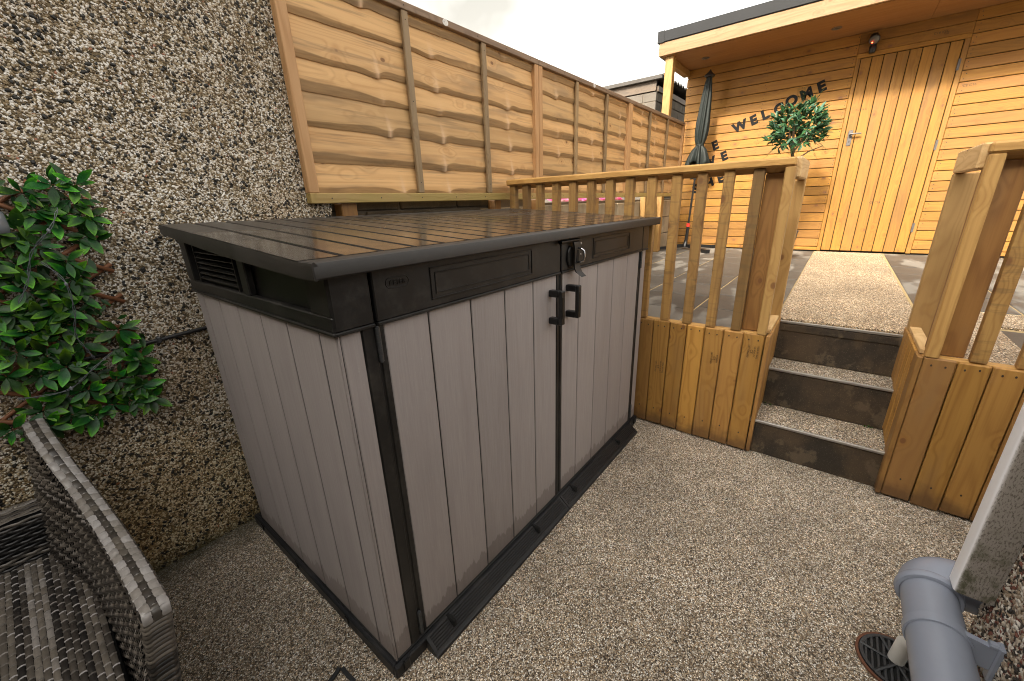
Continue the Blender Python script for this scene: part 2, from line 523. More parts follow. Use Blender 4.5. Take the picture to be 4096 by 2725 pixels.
M['cable'] = plain('black_cable', (0.012, 0.012, 0.013), 0.4)
M['strap'] = plain('black_strap', (0.010, 0.011, 0.013), 0.55, nscale=60, namt=0.1)
M['red'] = plain('red_plastic', (0.65, 0.03, 0.02), 0.4)
M['iron'] = plain('drain_plastic', (0.028, 0.03, 0.033), 0.4, nscale=40, namt=0.2)
M['rust'] = plain('rusty_rim', (0.12, 0.045, 0.022), 0.8, nscale=40, namt=0.2)
M['void'] = plain('drain_dark', (0.004, 0.004, 0.004), 0.9)
M['parasol'] = plain('parasol_cloth', (0.012, 0.016, 0.014), 0.6, spec=0.3, nscale=18, namt=0.2, bump=0.2, bscale=300)
M['bark'] = plain('bark', (0.11, 0.07, 0.04), 0.85, nscale=40, namt=0.25, bump=0.5, bscale=120)
M['willow'] = plain('willow_rod', (0.23, 0.095, 0.042), 0.55, nscale=30, namt=0.25)
M['pot'] = plain('plant_pot', (0.04, 0.04, 0.042), 0.6, nscale=8)
M['clear'] = plain('clear_wire', (0.10, 0.11, 0.12), 0.25)
M['frost'] = plain('frosted_lamp', (0.16, 0.175, 0.19), 0.15)
M['sheet'] = m_concrete('asbestos_sheet', (0.085, 0.077, 0.07), (0.05, 0.045, 0.04), 6)
M['sticker'] = plain('white_sticker', (0.62, 0.60, 0.56), 0.4, nscale=80, namt=0.2)
M['foliage_wire'] = M['bark']


def m_led():
    nb = NB('red_led')
    nb.fin((0.6, 0.02, 0.01), 0.3)
    nb.b.inputs['Emission Color'].default_value = (1, 0.06, 0.02, 1)
    nb.b.inputs['Emission Strength'].default_value = 6
    return nb.m


M['led'] = m_led()
M['lens'] = plain('lamp_lens', (0.10, 0.095, 0.085), 0.25)


def m_pink():
    nb = NB('pink_plastic')
    p = nb.pos()
    x, y, z = sep(nb, p)
    f = nb.noise(p, 5, 2)
    col = nb.ramp(f, [(0.40, (0.70, 0.42, 0.55)), (0.48, (0.62, 0.03, 0.20)), (0.55, (0.55, 0.04, 0.22)), (0.62, (0.62, 0.20, 0.42))])
    return nb.fin(col, 0.3)


M['pink'] = m_pink()


def m_trunking():
    nb = NB('white_pvc_with_algae')
    p = nb.pos()
    nrm = sep(nb, nb.n('ShaderNodeNewGeometry').outputs['Normal'])
    x, y, z = sep(nb, p)
    s = nb.noise(nb.vmath('MULTIPLY', p, (160, 160, 45)), 1.0, 4, 0.7)
    b = nb.noise(p, 26, 4, 0.6)
    # grime collects on the sheltered side of the post (object side, -X face), green towards the foot
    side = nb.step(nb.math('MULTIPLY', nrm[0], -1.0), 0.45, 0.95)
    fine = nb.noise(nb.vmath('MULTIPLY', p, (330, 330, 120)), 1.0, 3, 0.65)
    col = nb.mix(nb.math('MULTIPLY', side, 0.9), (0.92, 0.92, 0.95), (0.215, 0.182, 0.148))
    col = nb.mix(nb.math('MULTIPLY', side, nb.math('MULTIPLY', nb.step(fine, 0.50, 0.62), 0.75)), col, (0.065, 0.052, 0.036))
    foot = nb.math('SUBTRACT', 1.0, nb.step(nb.math('MULTIPLY_ADD', b, -0.35, z), 0.22, 0.50))
    col = nb.mix(nb.math('MULTIPLY', nb.math('MULTIPLY', side, foot), nb.math('MULTIPLY', nb.step(nb.math('MULTIPLY_ADD', s, 0.5, b), 0.66, 0.9), 0.85)), col, (0.05, 0.052, 0.014))
    return nb.fin(col, 0.45)


M['trunk'] = m_trunking()


def m_leaf(name, c1, c2, tip, rough=0.28):
    nb = NB(name)
    r = nb.rand
    col = nb.mix(r, c1, c2)
    x, y, z = sep(nb, nb.obj)
    t = nb.attr('tip').outputs['Fac']
    r2 = nb.math('FRACT', nb.math('MULTIPLY', r, 9.77))
    tipf = nb.math('MULTIPLY', nb.step(t, 0.3, 1.0), nb.math('MULTIPLY_ADD', r2, 0.9, 0.15), clamp=True)
    col = nb.mix(tipf, col, tip)
    vn = nb.noise(nb.obj, 5, 3)
    r4 = nb.math('FRACT', nb.math('MULTIPLY', r, 23.3))
    col = nb.hsv(col, nb.math('MULTIPLY_ADD', r4, 0.05, 0.475), 1.0, nb.math('ADD', nb.math('MULTIPLY_ADD', vn, 0.7, 0.35), nb.math('MULTIPLY', r4, 0.7)))
    nb.bump(nb.noise(nb.obj, 90, 2), 0.25, 0.001)
    return nb.fin(col, nb.math('MULTIPLY_ADD', nb.noise(nb.obj, 3, 2), 0.2, rough - 0.06), spec=0.28)


M['leaf_small'] = m_leaf('small_laurel_leaf', (0.006, 0.040, 0.006), (0.008, 0.050, 0.008), (0.10, 0.28, 0.008), 0.3)
M['leaf'] = m_leaf('laurel_leaf', (0.005, 0.038, 0.005), (0.012, 0.075, 0.010), (0.15, 0.42, 0.010), 0.24)


def m_attrleaf(name):
    nb = NB(name)
    c = nb.attr('col').outputs['Color']
    return nb.fin(c, 0.45, spec=0.25)


M['treeleaf'] = m_attrleaf('artificial_leaf')


def m_weave(name, spec=0.5):
    nb = NB(name)
    t = nb.attr('tone').outputs['Fac']
    f = nb.noise(nb.pos(), 130, 3)
    col = nb.ramp(t, [(0.0, (0.014, 0.013, 0.013)), (0.35, (0.040, 0.034, 0.029)), (0.7, (0.155, 0.135, 0.112)), (1.0, (0.33, 0.315, 0.31))])
    col = nb.hsv(col, 0.5, 1.0, nb.math('MULTIPLY_ADD', f, 0.6, 0.7))
    return nb.fin(col, 0.32, spec=spec)


M['weave'] = m_weave('rattan_strand')

# ------------------------------------------------------------------ mesh helpers
WL = {}     # world location of each built object


class MB:
    def __init__(s):
        s.v = []
        s.f = []
        s.a = {}

    def add(s, vs, fs, **attrs):
        b = len(s.v)
        for k in list(s.a):
            if k not in attrs:
                s.a[k] += [0.0] * len(vs)
        for k, val in attrs.items():
            if k not in s.a:
                s.a[k] = [0.0] * b
            s.a[k] += list(val) if isinstance(val, (list, tuple)) else [val] * len(vs)
        s.v += [tuple(p) for p in vs]
        s.f += [tuple(i + b for i in f) for f in fs]

    def box(s, lo, hi, b=0.003, **attrs):
        lo = list(lo)
        hi = list(hi)
        for i in range(3):
            if lo[i] > hi[i]:
                lo[i], hi[i] = hi[i], lo[i]
        b = min(b, *[(hi[i] - lo[i]) * 0.45 for i in range(3)])
        vs = []
        ix = {}
        for c in range(8):
            sg = [(c >> k) & 1 for k in range(3)]
            for ax in range(3):
                p = []
                for k in range(3):
                    q = hi[k] if sg[k] else lo[k]
                    if k != ax:
                        q += -b if sg[k] else b
                    p.append(q)
                ix[c, ax] = len(vs)
                vs.append(p)
        fs = []
        for ax in range(3):
            o1, o2 = [k for k in range(3) if k != ax]
            for sg in (0, 1):
                cs = []
                for (u, w) in ((0, 0), (1, 0), (1, 1), (0, 1)):
                    c = (sg << ax) | (u << o1) | (w << o2)
                    cs.append(ix[c, ax])
                fs.append(cs)
        for e in range(3):
            a1, a2 = [k for k in range(3) if k != e]
            for u in (0, 1):
                for w in (0, 1):
                    c0 = (u << a1) | (w << a2)
                    c1 = c0 | (1 << e)
                    fs.append((ix[c0, a1], ix[c1, a1], ix[c1, a2], ix[c0, a2]))
        for c in range(8):
            fs.append((ix[c, 0], ix[c, 1], ix[c, 2]))
        s.add(vs, fs, **attrs)
        return s

    def tube(s, pts, r, n=8, cap=True, flat=None, **attrs):
        pts = [Vector(p) for p in pts]
        rs = r if isinstance(r, (list, tuple)) else [r] * len(pts)
        vs = []
        fs = []
        up = Vector((0, 0, 1))
        prev = None
        for i, p in enumerate(pts):
            d = (pts[min(i + 1, len(pts) - 1)] - pts[max(i - 1, 0)]).normalized()
            if prev is None:
                a = up if abs(d.dot(up)) < 0.95 else Vector((1, 0, 0))
                x = (a - d * a.dot(d)).normalized()
            else:
                x = (prev - d * prev.dot(d)).normalized()
            prev = x
            y = d.cross(x)
            for k in range(n):
                t = 2 * math.pi * k / n
                vs.append(p + x * math.cos(t) * rs[i] + y * math.sin(t) * rs[i] * (flat or 1))
        for i in range(len(pts) - 1):
            for k in range(n):
                k2 = (k + 1) % n
                fs.append((i * n + k, i * n + k2, (i + 1) * n + k2, (i + 1) * n + k))
        if cap:
            fs.append(tuple(range(n))[::-1])
            fs.append(tuple((len(pts) - 1) * n + k for k in range(n)))
        s.add(vs, fs, **attrs)
        return s

    def lathe(s, prof, c=(0, 0, 0), n=24, cap=True, **attrs):
        vs = []
        fs = []
        for (r, z) in prof:
            for k in range(n):
                t = 2 * math.pi * k / n
                vs.append((c[0] + r * math.cos(t), c[1] + r * math.sin(t), c[2] + z))
        for i in range(len(prof) - 1):
            for k in range(n):
                k2 = (k + 1) % n
                fs.append((i * n + k, i * n + k2, (i + 1) * n + k2, (i + 1) * n + k))
        if cap:
            fs.append(tuple(range(n))[::-1])
            fs.append(tuple((len(prof) - 1) * n + k for k in range(n)))
        s.add(vs, fs, **attrs)
        return s

    def prism(s, poly, ax, lo, hi, **attrs):
        """poly: 2-D points in the two axes other than ax (in axis order)"""
        o = [k for k in range(3) if k != ax]
        vs = []
        for h in (lo, hi):
            for p in poly:
                q = [0, 0, 0]
                q[ax] = h
                q[o[0]], q[o[1]] = p
                vs.append(q)
        n = len(poly)
        fs = [tuple(range(n))[::-1], tuple(range(n, 2 * n))]
        for k in range(n):
            k2 = (k + 1) % n
            fs.append((k, k2, n + k2, n + k))
        s.add(vs, fs, **attrs)
        return s

    def mesh(s, name, mat=None, smooth=False, recalc=True):
        me = bpy.data.meshes.new(name)
        me.from_pydata(s.v, [], s.f)
        for k, vals in s.a.items():
            if k == 'col':
                at = me.attributes.new(k, 'FLOAT_COLOR', 'POINT')
                flat = []
                for c in vals:
                    flat += [c[0], c[1], c[2], 1.0] if not isinstance(c, float) else [c, c, c, 1]
                at.data.foreach_set('color', flat)
            else:
                at = me.attributes.new(k, 'FLOAT', 'POINT')
                at.data.foreach_set('value', [float(q) for q in vals])
        if recalc:
            bm = bmesh.new()
            bm.from_mesh(me)
            bmesh.ops.recalc_face_normals(bm, faces=bm.faces)
            bm.to_mesh(me)
            bm.free()
        if smooth:
            me.polygons.foreach_set('use_smooth', [True] * len(me.polygons))
            if smooth != 'all':
                me.set_sharp_from_angle(angle=R(smooth if smooth > 1 else 40))
        if mat is not None:
            me.materials.append(mat)
        me.update()
        return me


def link(name, data, parent=None, loc=(0, 0, 0), rot=None, scale=None):
    o = bpy.data.objects.new(name, data)
    sc.collection.objects.link(o)
    w = Vector(loc)
    if parent is not None:
        o.parent = parent
        o.location = w - WL[parent.name]
    else:
        o.location = w
    WL[o.name] = w
    if rot is not None:
        o.rotation_euler = rot
    if scale is not None:
        o.scale = scale
    return o


def tag(o, label=None, cat=None, group=None, kind=None):
    if label:
        o['label'] = label
    if cat:
        o['category'] = cat
    if group:
        o['group'] = group
    if kind:
        o['kind'] = kind
    return o


def thing(name, label, cat, loc, group=None):
    return tag(link(name, None, None, loc), label, cat, group)


MESHC = {}


def boxo(name, lo, hi, mat, parent=None, b=0.003, rot=None):
    """a chamfered box object whose origin is its centre; alike sizes share mesh data"""
    hi2 = Vector([max(lo[i], hi[i]) for i in range(3)])
    lo = Vector([min(lo[i], hi[i]) for i in range(3)])
    c = (lo + hi2) / 2
    s = hi2 - lo
    key = (round(s.x, 4), round(s.y, 4), round(s.z, 4), b, mat.name)
    if key not in MESHC:
        MESHC[key] = MB().box(-s / 2, s / 2, b).mesh(name, mat)
    return link(name, MESHC[key], parent, c, rot)


def mbo(name, mb, mat, parent=None, loc=(0, 0, 0), smooth=False, world=True, recalc=True):
    """mesh given in world coordinates, origin put at loc"""
    l = Vector(loc)
    mb.v = [(p[0] - l.x, p[1] - l.y, p[2] - l.z) for p in mb.v]
    return link(name, mb.mesh(name, mat, smooth, recalc), parent, l)


def textmesh(body, size, mat, extrude=0.0008, bold=0.0):
    cu = bpy.data.curves.new('t', 'FONT')
    cu.body = body
    cu.size = size
    cu.extrude = extrude
    cu.offset = bold
    cu.align_x = 'CENTER'
    cu.align_y = 'CENTER'
    cu.resolution_u = 3
    ob = bpy.data.objects.new('t', cu)
    sc.collection.objects.link(ob)
    dg = bpy.context.evaluated_depsgraph_get()
    me = bpy.data.meshes.new_from_object(ob.evaluated_get(dg))
    bpy.data.objects.remove(ob, do_unlink=True)
    me.materials.clear()
    me.materials.append(mat)
    return me


def face_minus_x(ang=0.0):
    """text rotation: read from -X side, baseline towards -Y, tilted up by ang"""
    mt = Matrix(((0, 0, -1), (-1, 0, 0), (0, 1, 0)))   # columns: x->-Y, y->Z, z->-X
    return (mt @ Matrix.Rotation(ang, 3, 'Z')).to_euler()


def face_minus_y():
    return Matrix(((1, 0, 0), (0, 0, -1), (0, 1, 0))).to_euler()


WALL_Y = 1.10      # pebbledashed neighbour wall
TZ = 0.674         # terrace level
CX = 6.05          # cabin front

# ================================================================== STRUCTURE
gb = MB()
gb.add([(-90, -90, 0), (90, -90, 0), (90, 90, 0), (-90, 90, 0)], [(0, 1, 2, 3)])
ground = tag(mbo('ground', gb, M['gravel']), kind='structure')

# terrace: core + sand bed + slabs
tb = MB()
tb.box((2.36, -4.2, 0.0), (8.6, 1.15, 0.668), 0.005)
tb.box((1.955, -0.630, 0.0), (2.36, 1.15, 0.668), 0.005)
tb.box((1.955, -4.2, 0.0), (2.36, -1.245, 0.668), 0.005)
terrace = tag(mbo('terrace', tb, M['sand'], loc=(4, -1.0, 0)), kind='structure')
ycols = [(-0.625, -0.175), (-0.167, 0.286), (0.294, 0.780), (0.790, 1.148)]
for ci, (ya, yb) in enumerate(ycols):
    x = 1.965 + (0.0, -0.10, 0.14, 0.05)[ci]
    x0 = 1.965
    while x < 6.04:
        x1 = x + 0.455
        a, b_ = max(x, x0), min(x1 - 0.009, 6.045)
        if b_ - a > 0.06:
            s_ = boxo('slab', (a, ya, 0.656), (b_, yb, TZ - 0.001 + rnd.uniform(-0.002, 0.001)), M['slab'], terrace, 0.004)
        x = x1
for ya in (-1.745, -2.205, -2.665, -3.125):
    x = 1.965 + (0.25 if ya > -1.8 else rnd.uniform(0, 0.3))
    while x < 6.04:
        x1 = x + 0.455
        skip = (2.66 < x + 0.2 < 3.06 and ya > -1.8) or (ya > -1.8 and 2.70 < x < 3.06)
        if not skip:
            boxo('slab', (x, ya + (0.0 if True else 0), 0.656), (min(x1 - 0.009, 6.045), ya + 0.451, TZ - 0.001 + rnd.uniform(-0.002, 0.001)), M['slab'], terrace, 0.004)
        x = x1
# path of pale gravel and the gravel patch right of it
pb = MB()
pb.box((2.362, -1.275, 0.656), (6.03, -0.632, TZ + 0.003), 0.004)
path = tag(mbo('path', pb, M['gravel_path'], loc=(4.2, -0.95, TZ)), kind='structure')
pb = MB()
pb.box((1.966, -1.568, 0.656), (3.06, -1.282, TZ + 0.006), 0.004)
pb.box((2.715, -3.0, 0.656), (3.06, -1.57, TZ + 0.0055), 0.004)
patch = tag(mbo('gravel_strip', pb, M['gravel_path'], loc=(2.6, -1.5, TZ)), kind='structure')

# ------------------------------------------------------------------ pebbledash walls with real pebbles
def pebble_field(name, quads, density, size, mat, parent, seed=0, tilt=0.5):
    """pebbles set in mortar: instances spread by geometry nodes over the given quads (each: 4 corners, outward normal by order)"""
    me = bpy.data.meshes.new(name)
    vs, fs = [], []
    for q in quads:
        b = len(vs)
        vs += q
        fs.append((b, b + 1, b + 2, b + 3))
    me.from_pydata(vs, [], fs)
    o = link(name, me, parent, WL[parent.name] if parent else (0, 0, 0))
    o.location = Vector((0, 0, 0)) - WL[parent.name] if parent else Vector()
    ng = bpy.data.node_groups.new(name, 'GeometryNodeTree')
    ng.interface.new_socket('Geometry', in_out='INPUT', socket_type='NodeSocketGeometry')
    ng.interface.new_socket('Geometry', in_out='OUTPUT', socket_type='NodeSocketGeometry')
    N = ng.nodes
    L = ng.links
    gi = N.new('NodeGroupInput')
    go = N.new('NodeGroupOutput')
    dist = N.new('GeometryNodeDistributePointsOnFaces')
    dist.inputs['Density'].default_value = density
    dist.inputs['Seed'].default_value = seed
    L.new(gi.outputs[0], dist.inputs['Mesh'])
    icon = N.new('GeometryNodeMeshIcoSphere')
    icon.inputs['Radius'].default_value = 1.0
    icon.inputs['Subdivisions'].default_value = 2
    nz = N.new('ShaderNodeTexNoise')
    nz.inputs['Scale'].default_value = 1.3
    sp = N.new('GeometryNodeSetPosition')
    sub = N.new('ShaderNodeVectorMath')
    sub.operation = 'SUBTRACT'
    sub.inputs[1].default_value = (0.5, 0.5, 0.5)
    L.new(nz.outputs['Color'], sub.inputs[0])
    sc_ = N.new('ShaderNodeVectorMath')
    sc_.operation = 'SCALE'
    sc_.inputs['Scale'].default_value = 1.1
    L.new(sub.outputs[0], sc_.inputs[0])
    L.new(icon.outputs['Mesh'], sp.inputs['Geometry'])
    L.new(sc_.outputs[0], sp.inputs['Offset'])
    tr = N.new('GeometryNodeTransform')
    tr.inputs['Scale'].default_value = (1.3, 0.95, 0.62)
    L.new(sp.outputs[0], tr.inputs['Geometry'])
    ssm = N.new('GeometryNodeSetShadeSmooth')
    L.new(tr.outputs[0], ssm.inputs['Geometry'])
    sm = N.new('GeometryNodeSetMaterial')
    sm.inputs['Material'].default_value = mat
    L.new(ssm.outputs[0], sm.inputs['Geometry'])
    iop = N.new('GeometryNodeInstanceOnPoints')
    L.new(dist.outputs['Points'], iop.inputs['Points'])
    L.new(sm.outputs[0], iop.inputs['Instance'])
    rv = N.new('FunctionNodeRandomValue')
    rv.data_type = 'FLOAT'
    rv.inputs['Min'].default_value = size * 0.55
    rv.inputs['Max'].default_value = size * 1.35
    fl = [s for s in rv.outputs if s.type == 'VALUE'][0]
    mins = [s for s in rv.inputs if s.type == 'VALUE']
    mins[0].default_value = size * 0.5
    mins[1].default_value = size * 1.3
    L.new(fl, iop.inputs['Scale'])
    # rotation: align to normal then random spin + tilt
    rot = N.new('FunctionNodeRandomValue')
    rot.data_type = 'FLOAT_VECTOR'
    vi = [s for s in rot.inputs if s.type == 'VECTOR']
    vi[0].default_value = (-tilt, -tilt, -3.14)
    vi[1].default_value = (tilt, tilt, 3.14)
    vo = [s for s in rot.outputs if s.type == 'VECTOR'][0]
    L.new(dist.outputs['Rotation'], iop.inputs['Rotation'])
    ri = N.new('GeometryNodeRotateInstances')
    L.new(iop.outputs[0], ri.inputs['Instances'])
    L.new(vo, ri.inputs['Rotation'])
    L.new(ri.outputs[0], go.inputs[0])
    md = o.modifiers.new('pebbles', 'NODES')
    md.node_group = ng
    o['kind'] = 'stuff'
    return o


# neighbour's house wall on the left
nw = thing('house_wall', 'tall pebbledash house wall with white, brown and black stones', 'wall', (-0.6, WALL_Y, 0))
wb = MB()
wb.box((-4.2, WALL_Y, -0.05), (0.625, WALL_Y + 0.30, 3.1), 0.006)
mbo('render', wb, M['render_base'], nw, (-0.6, WALL_Y, 0))
y_ = WALL_Y - 0.0005
pebble_field('pebbles', [[(-0.95, y_, 0.0), (0.63, y_, 0.0), (0.63, y_, 2.7), (-0.95, y_, 2.7)]], 60000, 0.0033, M['pebble'], nw, 3)
pebble_field('dark_pebbles', [[(-0.95, y_ - 0.001, 0.0), (0.63, y_ - 0.001, 0.0), (0.63, y_ - 0.001, 2.7), (-0.95, y_ - 0.001, 2.7)]], 1700, 0.0050, M['pebble_black'], nw, 5)
pebble_field('end_pebbles', [[(0.6255, WALL_Y, 0.0), (0.6255, WALL_Y + 0.12, 0.0), (0.6255, WALL_Y + 0.12, 2.7), (0.6255, WALL_Y, 2.7)]], 30000, 0.0044, M['pebble'], nw, 4)

# side wall on the right; unseen house behind the camera, added to shade the foreground
hw = thing('house', 'pebbledash house wall with reddish stones behind the grey pipe', 'house', (0.3, -1.28, 0))
hb = MB()
hb.box((-4.8, -4.5, -0.05), (0.868, -1.28, 1.75), 0.006)
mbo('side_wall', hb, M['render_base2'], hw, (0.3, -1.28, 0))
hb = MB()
hb.box((-12.0, -6.0, -0.05), (-4.8, 4.5, 5.6), 0.01)  # unseen block, placed to keep sun off the foreground
mbo('unseen_shade_wall', hb, M['render_base2'], hw, (0.3, -1.28, 0))
hb = MB()
hb.prism([(-12.3, 5.5), (-4.5, 5.5), (-4.5, 5.65), (-8.4, 10.1), (-12.3, 5.65)], 1, -6.3, 4.8)  # unseen roof, its ridge set to lengthen the shade over the yard
mbo('roof', hb, M['roofblk'], hw, (0.3, -1.28, 0))
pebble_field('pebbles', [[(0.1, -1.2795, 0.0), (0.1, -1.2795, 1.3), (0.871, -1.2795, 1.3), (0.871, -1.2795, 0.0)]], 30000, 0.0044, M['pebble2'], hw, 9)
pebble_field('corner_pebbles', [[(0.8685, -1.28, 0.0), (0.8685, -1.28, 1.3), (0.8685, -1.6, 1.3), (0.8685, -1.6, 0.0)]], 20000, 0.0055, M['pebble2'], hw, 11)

# ------------------------------------------------------------------ low block wall under the fence
bw = thing('block_wall', 'low concrete block boundary wall below the timber fence', 'wall', (3.0, 1.17, 0))
cb = MB()
cb.box((0.63, 1.172, -0.02), (2.3, 1.36, 1.42), 0.004)
cb.box((2.3, 1.172, -0.02), (6.9, 1.36, 1.372), 0.004)
mbo('mortar', cb, M['mortar'], bw, (3.0, 1.2, 0))
z = 0.0
row = 0
while z < 1.41:
    x = 0.632 - (0.225 if row % 2 else 0.0)
    while x < 6.88:
        a, b_ = max(x, 0.632), min(x + 0.44, 6.88)
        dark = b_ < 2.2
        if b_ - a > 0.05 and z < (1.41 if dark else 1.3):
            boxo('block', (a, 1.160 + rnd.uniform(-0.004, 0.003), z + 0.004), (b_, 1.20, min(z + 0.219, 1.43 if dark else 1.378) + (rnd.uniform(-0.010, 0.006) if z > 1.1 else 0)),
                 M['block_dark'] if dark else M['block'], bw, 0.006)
        x += 0.451
    z += 0.226
    row += 1
# timber fence posts standing in front of the block wall
for px, w_, lab in ((0.680, 0.085, 'timber fence post under the fence nearest the pebbledash wall'), (1.83, 0.07, 'timber fence post under the fence above the far edge of the black lid'),
                    (2.35, 0.07, 'timber fence post behind the leftmost balusters'), (3.36, 0.06, 'orange timber fence post behind the middle balusters'),
                    (4.66, 0.085, 'orange timber fence post behind the balusters nearest the cabin post')):
    fp = boxo('fence_post', (px, 1.092, 0.0 if px < 1.9 else 0.66), (px + w_, 1.158, 1.398), M['post_dark'] if px < 3 else M['cpost'], None, 0.004)
    tag(fp, lab, 'fence post', 'posts under the fence')

# pink plastic sheet beyond the wall
pk = MB()
nx, ny = 60, 6
vs = []
for j in range(ny):
    for i in range(nx):
        x = 2.78 + 1.5 * i / (nx - 1)
        y = 1.22 + 0.12 * j / (ny - 1)
        vs.append((x, y, 1.386 + 0.018 * mnoise.noise((x * 6, y * 9, 1.3)) + 0.012 * math.sin(x * 60 + j) + 0.02 * j / ny))
vs2 = [(p[0], p[1], 1.374) for p in vs]
fs = [(j * nx + i, j * nx + i + 1, (j + 1) * nx + i + 1, (j + 1) * nx + i) for j in range(ny - 1) for i in range(nx - 1)]
n0 = len(vs)
fs += [(i + n0, i + 1 + n0, i + 1, i) for i in range(nx - 1)]
pk.add(vs + vs2, fs)
tag(mbo('plastic_sheet', pk, M['pink'], None, (3.4, 1.25, 1.37), smooth='all'), 'crumpled pink plastic lying on top of the block wall', 'plastic sheet')

# ------------------------------------------------------------------ fence panels
ROWB = [2.255, 2.140, 1.983, 1.862, 1.727, 1.575, 1.446]


def smooth(t):
    t = max(0.0, min(1.0, t))
    return t * t * (3 - 2 * t)


def fence_board(x0, x1, zt, zb, seed, knots, depth):
    """waney-edged lap board, front towards -Y; coordinates about its own centre line"""
    rr = random.Random(seed)
    nxx = max(40, int((x1 - x0) / 0.016))
    mb = MB()
    ph = rr.uniform(0, 50)
    prof_n = 9
    vs = []
    wane = []
    scar = []
    bev0 = rr.uniform(0.032, 0.055)
    for i in range(nxx + 1):
        x = x0 + (x1 - x0) * i / nxx
        w = 0.0055 * mnoise.noise((x * 2.3 + ph, seed * 0.37, 0)) + 0.0025 * mnoise.noise((x * 9 + ph, seed * 0.7, 3)) + 0.0012 * mnoise.noise((x * 45, ph, 1))
        kb = 0.0
        ks = 0.0
        for (kx, ka) in knots:
            d = x - kx
            kb += ka * (0.0095 * math.exp(-(d / 0.060) ** 2) if d < 0 else 0.0095 * math.exp(-(d / 0.026) ** 2))
            kb -= ka * 0.003 * math.exp(-((d - 0.07) / 0.04) ** 2)
            ks += (1.0 if ka > 0.7 else 0.25) * math.exp(-((d + 0.002) / 0.010) ** 2)
        bott = zb + w - kb
        bev = bev0 * (0.75 + 0.5 * mnoise.noise((x * 1.7 + ph, 8.1, seed))) + 0.006 * mnoise.noise((x * 6 + ph, 2.1, 0)) - kb * 0.5
        bev = max(bev, 0.010)
        ky = 0.0
        for (kx, ka) in knots:
            ky += ka * 0.009 * math.exp(-((x - kx) / 0.020) ** 2)
        H = zt - bott
        # front face from top to ridge, bevel to bottom, then under edge to back
        rows_ = [(0.0, 0.0), (0.35, -0.004), (0.7, -0.009)]
        for (t, y) in rows_:
            zz = zt - (H - bev) * t
            yy = y - ky * t * 0.35 + 0.0012 * mnoise.noise((x * 5, zz * 30, seed))
            vs.append((x, yy, zz))
            wane.append(0.15 * max(0, t - 0.4))
            scar.append(min(1, ks) * (0.35 if t > 0.6 else 0.0))
        vs.append((x, -0.0155 - ky * 0.7, bott + bev))
        wane.append(0.15)
        scar.append(min(1, ks) * 0.75)
        vs.append((x, -0.0150 - ky * 0.85, bott + bev * 0.86))
        wane.append(0.95)
        scar.append(min(1, ks) * 0.8)
        vs.append((x, -0.0110 - ky * 1.0, bott + bev * 0.4))
        wane.append(1.0)
        scar.append(min(1, ks))
        vs.append((x, -0.0070 - ky * 0.9, bott))
        wane.append(0.9)
        scar.append(min(1, ks) * 0.9)
        vs.append((x, 0.002, bott + 0.001))
        wane.append(0.6)
        scar.append(0.0)
        vs.append((x, 0.006, zt))
        wane.append(0.0)
        scar.append(0.0)
    fs = []
    for i in range(nxx):
        for k in range(prof_n):
            k2 = (k + 1) % prof_n
            a = i * prof_n
            fs.append((a + k, a + k2, a + prof_n + k2, a + prof_n + k))
    mb.add(vs, fs, wane=wane, scar=scar)
    return mb


FY = 1.055


def fence_panel(x0, x1, battens, label, seed, kx, topz=2.334):
    rr = random.Random(seed)
    t = thing('timber_fence', label, 'fence', ((x0 + x1) / 2, FY + 0.02, 1.40), 'waney-edge fences')
    prev = topz - 0.02
    for i, zb in enumerate(ROWB):
        kn = [(k + rr.uniform(-0.012, 0.012) - 0.010 * i * 0 + 0.02 * (i - 3) * tilt_, rr.choice((0.5, 0.8, 1.0, 1.0))) for (k, tilt_) in kx if rr.random() < 0.85]
        mb = fence_board(x0 + 0.035, x1 - 0.035, prev + 0.018, zb if i < 6 else zb - 0.012, seed * 10 + i, kn, 0.02)
        yb = FY + 0.038 - 0.0
        l = Vector(((x0 + x1) / 2, yb, zb))
        mb.v = [(p[0] - l.x, p[1], p[2] - l.z) for p in mb.v]
        me = mb.mesh('board', M['fence_x'], 35)
        link('board', me, t, l)
        prev = zb
    boxo('stile', (x0, FY, 1.444), (x0 + 0.046, FY + 0.042, topz - 0.034), M['stile'], t, 0.003)
    boxo('stile', (x1 - 0.046, FY, 1.444), (x1, FY + 0.042, topz - 0.034), M['stile'], t, 0.003)
    boxo('top_rail', (x0, FY - 0.003, topz - 0.034), (x1, FY + 0.045, topz), M['fence_grey'], t, 0.003)
    boxo('bottom_rail', (x0, FY - 0.001, 1.399), (x1, FY + 0.042, 1.444), M['fence_bot'], t, 0.003)
    for b in battens:
        boxo('batten', (b - 0.020, FY + 0.002, 1.445), (b + 0.020, FY + 0.022, topz - 0.035), M['batten'], t, 0.003)
    scb = MB()
    for k in range(7):
        xx = x0 + 0.1 + (x1 - x0 - 0.2) * k / 6
        for zz in (1.421, topz - 0.017):
            scb.lathe([(0.0035, 0), (0.003, 0.0012)], n=8)
            nV = 16
            vv = scb.v[-nV:]
            scb.v[-nV:] = [(xx + p[0], FY - 0.0028 - p[2] if zz > 2 else FY - 0.0008 - p[2], zz + p[1]) for p in vv]
    for b in battens:
        for zz in (1.50, 1.9, 2.26):
            scb.lathe([(0.003, 0), (0.0026, 0.0012)], n=8)
            vv = scb.v[-16:]
            scb.v[-16:] = [(b + p[0], FY + 0.0022 - p[2], zz + p[1]) for p in vv]
    tag(mbo('screws', scb, M['screw'], t, ((x0 + x1) / 2, FY, 1.42)), kind='stuff')
    return t


